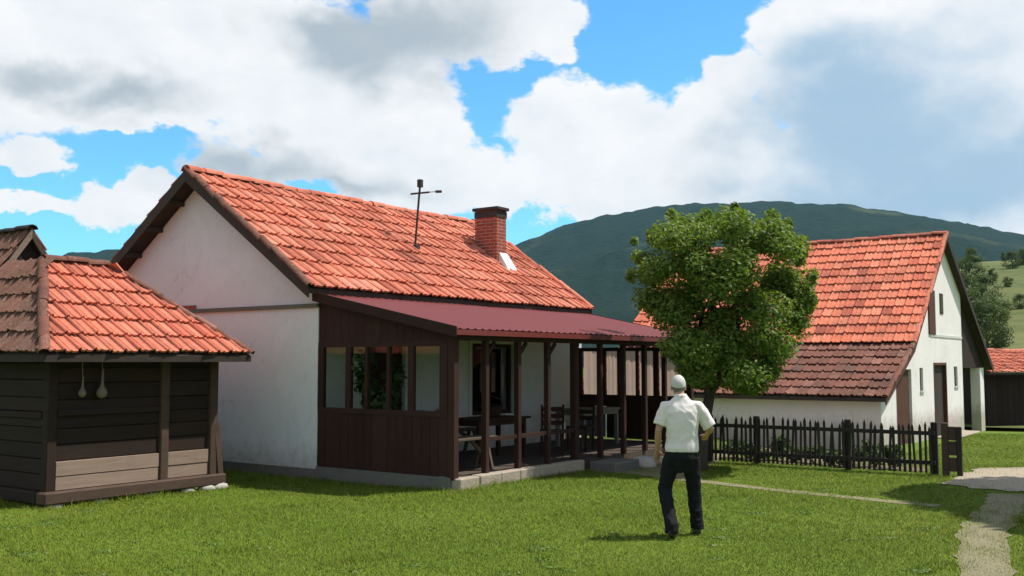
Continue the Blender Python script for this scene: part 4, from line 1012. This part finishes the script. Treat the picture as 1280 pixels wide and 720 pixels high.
def yard_tree():
    rr = random.Random(71); rg = np.random.default_rng(71)
    base = Vector((3.22, 17.30, 0)); o = empty('fruit_tree', base); tag(o, 'bushy green tree between the porch and the white cottage', 'tree')
    def P(px, py, dy=0.0):                   # a point of the crown seen at this place of the picture, at the tree's own depth
        d = 17.4 + dy; a, e = px_dir(px, py); return Vector((math.tan(a) * d, d, CAM_H + math.tan(e) * d / math.cos(a))) - base
    mb = MB(); top = Vector((.18, .02, 1.25)); mb.tube([(0, 0, -.1), (.02, 0, .15), (.06, .01, .6), top], [.15, .115, .10, .09], 9)
    cl = []
    spec = [(835, 300, 34, 26), (880, 290, 40, 30), (918, 282, 34, 32), (958, 300, 44, 34), (985, 310, 30, 26), (820, 335, 36, 30), (862, 335, 44, 34), (925, 330, 44, 36), (975, 345, 42, 36),
            (1000, 365, 26, 30), (815, 372, 28, 28), (850, 382, 44, 36), (945, 380, 46, 38), (992, 400, 26, 28), (865, 425, 44, 36), (920, 425, 50, 38), (965, 425, 34, 30),
            (872, 460, 34, 28), (925, 462, 44, 28), (960, 455, 24, 22), (895, 398, 30, 22), (918, 262, 9, 16), (926, 272, 14, 14), (848, 276, 13, 14), (838, 268, 7, 9), (965, 272, 13, 15), (985, 280, 8, 10), (800, 322, 14, 12), (790, 345, 9, 12), (1012, 380, 11, 18), (1016, 345, 8, 12), (793, 300, 6, 8), (880, 268, 9, 10), (1000, 322, 12, 12), (890, 350, 40, 30), (905, 440, 46, 40), (880, 480, 26, 14), (940, 484, 26, 12)]
    for (x, y, rx, ry) in spec:
        for q in range(4):
            dy = rr.uniform(-1.0, 1.1) * (1.15 if rx > 28 else .4)
            c_ = P(x + rr.uniform(-.35, .35) * rx, y + rr.uniform(-.35, .35) * ry, dy)
            k = rr.uniform(.6, .95) * (1 if rx > 20 else 1.0)
            cl.append((tuple(c_), (rx / 71 * k * .92, rx / 71 * k * .92, ry / 71 * k * .90), rx * ry * rr.uniform(.55, 1.25)))
    mains = [P(850, 400, -.3), P(880, 380, .5), P(925, 380, -.4), P(960, 400, .3), P(905, 340, 0)]
    for m in mains:
        b1 = MB(); e = limb(b1, top, m, .065, .035, rr); br = b1.build('branch', 'bark', o, True)
        for _ in range(5):
            b2 = MB(); c_ = min(cl, key=lambda q: (Vector(q[0]) - e).length + rr.uniform(0, 1.3)); limb(b2, e, c_[0], .03, .010, rr); b2.build('twig', 'bark', br, True)
    mb.build('trunk', 'bark', o, True)
    leaf_cloud('crown', cl, 76000, .076, 'leaf', o, 72)
yard_tree()

def tree_proto(seed, h, wid, n, size, mat, name, z0=.25):
    rr = random.Random(seed); o = empty(name, (0, 0, 0)); mb = MB()
    mb.tube([(0, 0, -.4), (0, 0, h * .3), (.05 * h, .02 * h, h * .6), (.04 * h, 0, h * .8)], [h * .03, h * .022, h * .014, h * .006], 7)
    cl = []
    for i in range(46):
        t_ = rr.random(); z = h * (z0 + (1 - z0) * t_); w_ = wid * math.sin(math.pi * (0.12 + .80 * t_)) ** .7
        a = rr.uniform(0, 6.283); q = rr.uniform(.35, 1.0) * w_ * .5; c_ = (q * math.cos(a), q * math.sin(a), z * .96)
        s = rr.uniform(.13, .24) * wid; cl.append((c_, (s, s, s * .8), s * s)); 
        if i % 4 == 0: b1 = MB(); limb(b1, (0, 0, z * .55), c_, h * .012, h * .003, rr); b1.build('branch', 'bark', o, True)
    mb.build('trunk', 'bark', o, True); leaf_cloud('crown', cl, n, size, mat, o, seed)
    return o
def hill_trees():
    protos = [tree_proto(101 + k, 7.5, w, 5200, .34, 'leaf_dark', 'hill_tree', .06) for k, w in enumerate((6.5, 7.5, 5.2))]
    # (px, foot py, distance, scale, which)
    spec = [(1212, 96, .80, 0, 'bushy dark tree on the hill nearest to the cottage gable'), (1233, 93, .72, 1, 'broad dark tree at the hill foot above the barn roof'), (1223, 110, .80, 2, 'slender dark tree standing behind the two trees at the hill foot'),
            (1204, 124, .80, 1, 'dark tree half hidden by the cottage roof edge on the hill'), (1247, 98, .34, 2, 'small round bush directly above the ridge of the barn'), (1268, 180, .48, 1, 'dark tree high on the hill below its skyline'),
            (1279, 186, .50, 0, 'tall dark tree high on the hill at the right picture edge'), (1257, 205, .28, 2, 'small dark tree on the hill skyline'), (1262, 150, .26, 0, 'single bush halfway up the open meadow'),
            (1276, 128, .30, 1, 'bush low on the meadow at the right picture edge'), (1243, 160, .36, 2, 'bush on the upper meadow beside the dark trees'), (1198, 100, .9, 2, 'tall dark tree just clear of the cottage roof slope'), (1242, 112, .62, 0, 'rounded dark tree behind the small bush above the barn'), (1230, 130, .7, 1, 'broad tree in the middle of the dark clump on the hill'), (1212, 150, .8, 0, 'uppermost tree of the dark clump on the hill'),
            (1218, 215, .55, 0, 'far dark tree on the skyline beside the cottage ridge')]
    used = set()
    for i, (px, d, s, k, lab) in enumerate(spec):
        a, e = px_dir(px, 400); x, y = d * math.sin(a), d * math.cos(a)
        o = protos[k] if k not in used else copy_tree(protos[k]); used.add(k)
        o.location = (x, y, hill_z(x, y) - .1); s *= .78; o.scale = (s, s, s * (0.9 + .2 * ((i * 37) % 10) / 10)); o.rotation_euler = (0, 0, i * 1.7)
        tag(o, lab, 'tree', 'trees on the hillside')
hill_trees()
st = tree_proto(131, 8.6, 5.0, 34000, .36, 'leaf', 'walnut_tree', .58)
st.location = (11.75, 13.75, 0); tag(st, 'leafy tree by the gravel whose shadow falls across the track', 'tree')

def garden_plants():
    rr = random.Random(81)
    for i in range(9):
        t_ = .25 + i * .36; p_ = fa + fd * t_ + Vector((.45, .75)).normalized() * rr.uniform(.55, .95)
        g = float(ground_z(p_.x, p_.y)); h = rr.uniform(.22, .42); w = rr.uniform(.2, .34)
        o = empty('garden_shrub', (p_.x, p_.y, g)); mb = MB()
        for k in range(5):
            a = rr.uniform(0, 6.28); MB().tube([(0, 0, -.03), (math.cos(a) * w * .4, math.sin(a) * w * .4, h * .8)], [.01, .005], 5).build('stem', 'bark', o)
        cl = [((rr.uniform(-w, w) * .6, rr.uniform(-w, w) * .6, h * rr.uniform(.35, 1)), (w * .5, w * .5, h * .3), 1) for _ in range(8)]
        leaf_cloud('foliage', cl, 700, .07, 'leaf_garden', o, 200 + i)
        tag(o, ['first','second','third','fourth','fifth','sixth','seventh','eighth','ninth'][i] + ' low garden plant behind the picket fence, counted from the porch end', 'plant', 'garden plants behind the fence')
    # tall leafy plant in a pot on the porch, behind the end screen
    o = empty('potted_plant', hloc(.42, -.92, .17)); tag(o, 'tall dark potted plant behind the glazed porch screen', 'plant')
    MB().tube([(0, 0, 0), (0, 0, .02), (0, 0, .30), (0, 0, .33), (0, 0, .33)], [.13, .14, .19, .20, .16], 14).build('pot', 'cap', o, True)
    mb = MB(); cl = []
    for k in range(7):
        a = k * .9; e = (math.cos(a) * .24, math.sin(a) * .24, rr.uniform(.9, 1.65)); MB().tube([(0, 0, .3), (e[0] * .4, e[1] * .4, .7), e], [.015, .012, .006], 5).build('stem', 'bark', o); cl.append((e, (.2, .2, .26), 1)); cl.append(((e[0] * .6, e[1] * .6, e[2] * .78), (.17, .17, .2), 1))
    leaf_cloud('foliage', cl, 1500, .13, 'leaf_garden', o, 230)
garden_plants()

# ------------------------------------------------------------------ person
def loft(mb, rings, n=16):
    """rings: (centre, rx, ry, xdir, ydir)"""
    b = len(mb.v)
    for (c_, rx, ry, xd, yd) in rings:
        for k in range(n):
            a = 2 * math.pi * k / n; ca, sa = math.cos(a), math.sin(a); e = 0.85
            mb.v.append(Vector(c_) + Vector(xd) * (rx * math.copysign(abs(ca) ** e, ca)) + Vector(yd) * (ry * math.copysign(abs(sa) ** e, sa)))
    for i in range(len(rings) - 1):
        for k in range(n): mb.f.append((b + i * n + k, b + i * n + (k + 1) % n, b + (i + 1) * n + (k + 1) % n, b + (i + 1) * n + k))
    mb.f.append(tuple(b + k for k in reversed(range(n)))); mb.f.append(tuple(b + (len(rings) - 1) * n + k for k in range(n)))
def chain(mb, pts, rad, n=12):
    mb.tube(pts, rad, n)
def fused(mb, name, mat, parent, vox, smooth_it=6, fold=0.0):
    o = mb.build('tmp_body', mat); m1 = o.modifiers.new('r', 'REMESH'); m1.mode = 'VOXEL'; m1.voxel_size = vox; m1.use_smooth_shade = True
    m2 = o.modifiers.new('s', 'SMOOTH'); m2.factor = .5; m2.iterations = smooth_it
    ts = bpy.data.scenes.new('tmp_scene'); COL.objects.unlink(o); ts.collection.objects.link(o); vl = ts.view_layers[0]; vl.update()
    me = bpy.data.meshes.new_from_object(o.evaluated_get(vl.depsgraph)); bpy.data.objects.remove(o); bpy.data.scenes.remove(ts)
    if fold:
        nr_ = [v.normal.copy() for v in me.vertices]
        for v, vn_ in zip(me.vertices, nr_):
            c_ = v.co.copy(); q1 = mnoise.noise(Vector((c_.x * 9 + c_.z * 7, c_.y * 8, c_.z * 5 - c_.x * 6))); q2 = mnoise.noise(Vector((c_.x * 16 - c_.z * 9, c_.y * 12, c_.z * 20)) + Vector((5, 3, 1)))
            v.co = c_ + vn_ * fold * ((1 - abs(q1) * 2.4) * .8 + q2 * .55)
        me.update()
    me.materials.clear(); me.materials.append(M[mat]); me.polygons.foreach_set('use_smooth', [True] * len(me.polygons))
    q = bpy.data.objects.new(name, me); COL.objects.link(q); q.parent = parent; return q
def build_person():
    root = empty('person', (1.82, 10.80, float(ground_z(1.82, 10.8)) + .012), R(-6))
    root.scale = (.94, .94, 1.0); tag(root, 'person seen from behind in white shirt and black trousers walking over the lawn', 'person')
    X_, Y_ = (1, 0, 0), (0, 1, 0)
    # joints (x right, y away from the camera = forward, z up); height 1.70
    hipL, hipR = Vector((-.095, 0, .88)), Vector((.095, .0, .88))
    kneeL, kneeR = Vector((-.20, .03, .48)), Vector((.135, .10, .47))
    ankL, ankR = Vector((-.135, -.20, .105)), Vector((.165, .13, .075))
    shL, shR = Vector((-.185, .0, 1.365)), Vector((.185, .0, 1.365))
    elL, elR = Vector((-.265, -.02, 1.11)), Vector((.325, .02, 1.13))
    wrL, wrR = Vector((-.275, .11, .88)), Vector((.30, .25, 1.05))
    head = Vector((-.03, .055, 1.575))
    # skin: head, neck, arms and hands as one figure with the trunk inside the clothes
    mb = MB()
    def ell(c_, rx, ry, rz, n=10):
        bm = bmesh.new(); bmesh.ops.create_uvsphere(bm, u_segments=16, v_segments=12, radius=1)
        for v in bm.verts: v.co = Vector(c_) + Vector((v.co.x * rx, v.co.y * ry, v.co.z * rz))
        mb.add_bm(bm)
    ell(head + Vector((0, -.012, .02)), .077, .095, .098); ell(head + Vector((0, .04, -.05)), .058, .062, .062)
    ell(head + Vector((0, .103, -.015)), .014, .02, .024)                        # nose
    for s in (-1, 1): ell(head + Vector((s * .079, -.005, -.012)), .010, .022, .034)   # ears
    chain(mb, [head + Vector((0, -.015, -.03)), Vector((-.015, .01, 1.47)), Vector((0, 0, 1.38))], [.058, .056, .075])
    loft(mb, [((0, 0, .86), .14, .095, X_, Y_), ((0, 0, 1.05), .14, .09, X_, Y_), ((0, 0, 1.28), .16, .095, X_, Y_), ((0, 0, 1.40), .15, .075, X_, Y_)])
    for (s, e, w) in ((shL, elL, wrL), (shR, elR, wrR)):
        chain(mb, [s.lerp(Vector((0, 0, 1.37)), .4), s, s.lerp(e, .5), e, e.lerp(w, .35), e.lerp(w, .75), w], [.055, .052, .046, .038, .040, .030, .024])
    for (h, k, a) in ((hipL, kneeL, ankL), (hipR, kneeR, ankR)):
        chain(mb, [h + Vector((0, 0, .05)), h.lerp(k, .5), k, k.lerp(a, .35), a], [.075, .068, .048, .048, .032])
    # hands: palm, four unequal bent fingers and a thumb from the side
    for (e, w, thumb) in ((elL, wrL, 1), (elR, wrR, -1)):
        d = (w - e).normalized(); side = Vector((thumb, .2, 0)); side = (side - d * side.dot(d)).normalized(); nrm = d.cross(side)
        pc = w + d * .045
        loft(mb, [(w - d * .01, .026, .018, side, nrm), (pc, .038, .016, side, nrm), (w + d * .085, .040, .014, side, nrm)], 12)
        for q, (off, ln) in enumerate(((.030, .066), (.010, .074), (-.010, .070), (-.029, .056))):
            b0 = w + d * .078 + side * off; curl = nrm * (.5 if thumb > 0 else -.5)
            p1 = b0 + d * ln * .45 + curl * .012; p2 = p1 + (d * .8 + curl * .7).normalized() * ln * .32; p3 = p2 + (d * .5 + curl).normalized() * ln * .25
            chain(mb, [b0, p1, p2, p3], [.0095, .009, .0085, .0075], 8)
        t0 = w + d * .02 + side * .028; t1 = t0 + (d * .6 + side * .75).normalized() * .035; t2 = t1 + (d * .95 + side * .25).normalized() * .03
        chain(mb, [t0, t1, t2], [.012, .0105, .009], 8)
    body = fused(mb, 'body', 'skin', root, .007, 3)
    # face details, small on this scale (the person looks away)
    for s in (-1, 1):
        bm = bmesh.new(); bmesh.ops.create_uvsphere(bm, u_segments=10, v_segments=8, radius=.011); q = MB().add_bm(bm).build('eye', 'white_paint', body, True); q.location = head + Vector((s * .031, .083, .012))
    MB().box(-.024 + head.x, .024 + head.x, head.y + .092, head.y + .099, head.z - .062, head.z - .055, .002).build('mouth', 'cloth_red', body)
    # hair: cap of short grey hair over crown and back of the head
    bm = bmesh.new(); bmesh.ops.create_uvsphere(bm, u_segments=28, v_segments=18, radius=1)
    for v in bm.verts:
        c_ = v.co.copy(); n_ = 1 + .035 * mnoise.noise(c_ * 9); v.co = Vector((c_.x * .0845 * n_, c_.y * .104 * n_ - .014, c_.z * .106 * n_ + .022))
    bmesh.ops.bisect_plane(bm, geom=bm.verts[:] + bm.edges[:] + bm.faces[:], plane_co=(0, -.02, .012), plane_no=(0, .25, -.97), clear_outer=True)
    hr = MB().add_bm(bm).build('hair', 'hair', body, True); hr.location = head
    bm = bmesh.new(); bmesh.ops.create_uvsphere(bm, u_segments=28, v_segments=18, radius=1)
    for v in bm.verts:
        c_ = v.co.copy(); n_ = 1 + .03 * mnoise.noise(c_ * 9); v.co = Vector((c_.x * .0815 * n_, c_.y * .100 * n_ - .014, c_.z * .100 * n_ + .020))
    bmesh.ops.bisect_plane(bm, geom=bm.verts[:] + bm.edges[:] + bm.faces[:], plane_co=(0, -.02, -.02), plane_no=(0, .75, -.66), clear_outer=True)
    hr = MB().add_bm(bm).build('nape_hair', 'hair_dark', body, True); hr.location = head
    # shirt
    mb = MB()
    loft(mb, [((.0, .0, .885), .186, .138, X_, Y_), ((.0, 0, .93), .190, .140, X_, Y_), ((0, 0, .98), .182, .134, X_, Y_), ((0, -.004, 1.08), .176, .128, X_, Y_), ((0, -.008, 1.2), .186, .128, X_, Y_), ((0, -.006, 1.31), .198, .122, X_, Y_),
              ((0, .0, 1.375), .180, .100, X_, Y_), ((-.003, .006, 1.425), .125, .078, X_, Y_), ((-.006, .008, 1.465), .074, .066, X_, Y_), ((-.008, .01, 1.492), .066, .064, X_, Y_)], 24)
    for (s, e, f_) in ((shL, elL, .78), (shR, elR, .92)):
        m_ = s.lerp(e, f_); dd = (e - s).normalized()
        chain(mb, [s.lerp(Vector((0, 0, 1.34)), .55), s + Vector((0, 0, -.012)), s.lerp(e, .35), s.lerp(e, .6), m_], [.080, .074, .072, .072, .076], 14)
    fused(mb, 'shirt', 'shirt', body, .009, 5, .0075)
    # collar
    loft2 = MB(); loft(loft2, [((-.008, .008, 1.462), .074, .072, X_, Y_), ((-.01, .012, 1.500), .066, .066, X_, Y_)], 18); loft2.build('collar', 'shirt', body, True)
    # trousers
    mb = MB()
    loft(mb, [((0, 0, .965), .163, .116, X_, Y_), ((0, 0, .90), .178, .132, X_, Y_), ((0, -.008, .82), .182, .138, X_, Y_), ((0, -.002, .76), .172, .128, X_, Y_), ((0, .01, .70), .160, .115, X_, Y_), ((0, .015, .665), .13, .09, X_, Y_)], 20)
    for (h, k, a) in ((hipL, kneeL, ankL), (hipR, kneeR, ankR)):
        lo = Vector((a.x, a.y, .055))
        chain(mb, [h + Vector((0, 0, -.02)), h.lerp(k, .3), h.lerp(k, .65), k, k.lerp(a, .3), k.lerp(a, .65), a + Vector((0, 0, .02)), lo], [.100, .100, .086, .076, .075, .071, .074, .077], 14)
        for q in (.55, .8, .92): 
            c_ = k.lerp(a, q); chain(mb, [c_ + Vector((-.06, -.045, .012)), c_ + Vector((0, -.078, -.008)), c_ + Vector((.06, -.045, .014))], [.008, .013, .007], 8)
    fused(mb, 'trousers', 'trousers', body, .009, 4, .008)
    MB().tube([(0, 0, .935), (0, 0, .968)], .0, 3) if False else None
    bl = MB(); loft(bl, [((0, 0, .945), .168, .121, X_, Y_), ((0, 0, .980), .166, .119, X_, Y_)], 24); bl.build('belt', 'belt', body, True)
    # shoes
    for (a, yaw, lift) in ((ankL, -.15, .55), (ankR, .12, .0)):
        mb = MB(); f_ = Vector((math.sin(-yaw), math.cos(yaw), 0)); r_ = Vector((f_.y, -f_.x, 0)); c_ = Vector((a.x, a.y, 0)) - f_ * .02
        up = lambda t_: max(0, .05 - t_) * lift * 1.2
        rings = []
        for (t_, w_, h_) in ((-.055, .028, .05), (-.04, .036, .075), (.0, .040, .085), (.06, .042, .065), (.12, .046, .05), (.17, .042, .042), (.20, .026, .03)):
            rings.append((c_ + f_ * t_ + Vector((0, 0, h_ / 2 + up(t_) * .5)), w_, h_ / 2, r_, (0, 0, 1)))
        loft(mb, rings, 14); chain(mb, [c_ + Vector((0, 0, .05)), Vector(a) + Vector((0, 0, .04))], [.038, .04], 10)
        fused(mb, 'shoe', 'shoe', body, .008, 3)
build_person()

# ------------------------------------------------------------------ grass
def seg_dist(px, py, line):
    d = np.full(px.shape, 1e9)
    for (a, b) in zip(line[:-1], line[1:]):
        ax, ay = a; bx, by = b; L2 = (bx - ax) ** 2 + (by - ay) ** 2
        t_ = np.clip(((px - ax) * (bx - ax) + (py - ay) * (by - ay)) / L2, 0, 1); d = np.minimum(d, np.hypot(px - ax - t_ * (bx - ax), py - ay - t_ * (by - ay)))
    return d
def in_poly(px, py, poly):
    r_ = np.zeros(px.shape, bool); n = len(poly)
    for i in range(n):
        x1, y1 = poly[i]; x2, y2 = poly[(i + 1) % n]
        c_ = ((y1 > py) != (y2 > py)) & (px < (x2 - x1) * (py - y1) / (y2 - y1 + 1e-12) + x1); r_ ^= c_
    return r_
def build_grass():
    rg = np.random.default_rng(5); N_ = 1250000
    # even spread over a wedge in front of the camera, thinning with distance
    d = 6.0 + (30.0 - 6.0) * rg.random(N_) ** 1.25; a = (rg.random(N_) - .5) * 1.24
    x = d * np.tan(a); y = d
    x += rg.normal(size=N_) * .02
    keep = np.ones(N_, bool)
    def rot_rect(ox, oy, x0, x1, y0, y1):
        lx = (x - ox) * math.cos(TH) + (y - oy) * math.sin(TH); ly = -(x - ox) * math.sin(TH) + (y - oy) * math.cos(TH)
        return (lx > x0) & (lx < x1) & (ly > y0) & (ly < y1)
    wall_edge = rot_rect(-3.09, 15.95, -.20, 8.3, -3.02, 6.2) | rot_rect(-5.91, 12.85, -.24, 2.86, -.28, 6)
    keep &= ~rot_rect(-3.09, 15.95, -.02, 8.1, -2.86, 6.2); keep &= ~rot_rect(-5.91, 12.85, -.06, 2.7, -.10, 6); keep &= ~rot_rect(8.8, 24, -.05, 13.2, -.6, 8.5)
    tuft = np.sin(x * 2.3 + 1.7 * np.sin(y * 1.1)) * np.sin(y * 2.9 + 1.3 * np.sin(x * 1.7)); jx, jy = rg.normal(size=N_) * .10, rg.normal(size=N_) * .10
    wob = .10 * np.sin(x * 7.1 + y * 3.3) + .07 * np.sin(x * 17 - y * 11)
    rnd = rg.random(N_)
    for (line, w, leave) in ((KERB, .30, .10), (TRACK, .26, .12)):
        q = seg_dist(x + jx, y + jy, line) + wob * .6; keep &= ~((q < w / 2) & (rnd > leave))
    keep &= ~(in_poly(x + wob + jx * 1.4, y + wob + jy * 1.4, GRAVEL) & (rnd > .05)); keep &= ~((in_poly(x + wob + jx, y + wob + jy, PORCHSIDE) | in_poly(x + wob + jx, y + wob + jy, BOUNCE_BED)) & (rnd > .25))
    x, y, d, tuft, wall_edge = x[keep], y[keep], d[keep], tuft[keep], wall_edge[keep]; n = len(x); z = ground_z(x, y)
    h = (.014 + .020 * rg.random(n)) * (1 + .30 * np.sin(x * 1.3) * np.sin(y * 1.7)) * (1 + .9 * np.clip(tuft - .72, 0, 1) / .28) * (1 + (rg.random(n) > .985) * 1.2) * (1 + wall_edge * 1.6 * rg.random(n)); wd = .0024 + .00024 * d; th = rg.random(n) * 6.283
    lean = rg.normal(size=(n, 2)) * .65 * h[:, None]
    cx, sx = np.cos(th) * wd, np.sin(th) * wd
    v = np.empty((n, 3, 3)); v[:, 0] = np.stack([x - cx, y - sx, z - .004], 1); v[:, 1] = np.stack([x + cx, y + sx, z - .004], 1); v[:, 2] = np.stack([x + lean[:, 0], y + lean[:, 1], z + h], 1)
    o = fast_mesh('grass', v.reshape(-1, 3), np.arange(n * 3).reshape(-1, 3), 'grass'); tag(o, 'short mown grass blades covering the lawn', 'grass', kind='stuff')
build_grass()
def build_clover():
    rg = random.Random(91); cl = []
    for _ in range(170):
        d = 7 + 13 * rg.random() ** 1.2; x = d * rg.uniform(-.52, .46); r_ = rg.uniform(.06, .22)
        if seg_dist(np.array([x]), np.array([d]), KERB)[0] < .3 or seg_dist(np.array([x]), np.array([d]), TRACK)[0] < .4: continue
        p_ = house.matrix_world.inverted() @ Vector((x, d, 0)); q_ = shed.matrix_world.inverted() @ Vector((x, d, 0))
        if (-.3 < p_.x < 8.4 and p_.y > -3.1) or (-.3 < q_.x < 3 and q_.y > -.3): continue
        cl.append(((x, d, float(ground_z(x, d)) + .022), (r_, r_ * .8, .014), r_ * r_))
    o = leaf_cloud('clover', cl, 7000, .030, 'clover', None, 92, .25); tag(o, 'low clover patches scattered through the lawn', 'clover', kind='stuff')
build_clover()

# ------------------------------------------------------------------ haze
def build_haze():
    x0, x1, y0, y1, z0, z1 = -4200, 4200, -1700, 4200, -6.0, 330.0
    o = MB().box(x0, x1, y0, y1, z0, z1).build('haze', None); tag(o, 'thin blue air between the houses and the mountain', 'haze', kind='stuff')
    m = bpy.data.materials.new('haze_air'); m.use_nodes = True; nt = m.node_tree; nt.nodes.clear()
    vol = nt.nodes.new('ShaderNodeVolumePrincipled'); out = nt.nodes.new('ShaderNodeOutputMaterial'); nt.links.new(vol.outputs[0], out.inputs['Volume'])
    vol.inputs['Color'].default_value = (0.38, 0.74, 1.0, 1); vol.inputs['Density'].default_value = 0.00006; vol.inputs['Anisotropy'].default_value = 0.2
    o.data.materials.append(m)
build_haze()
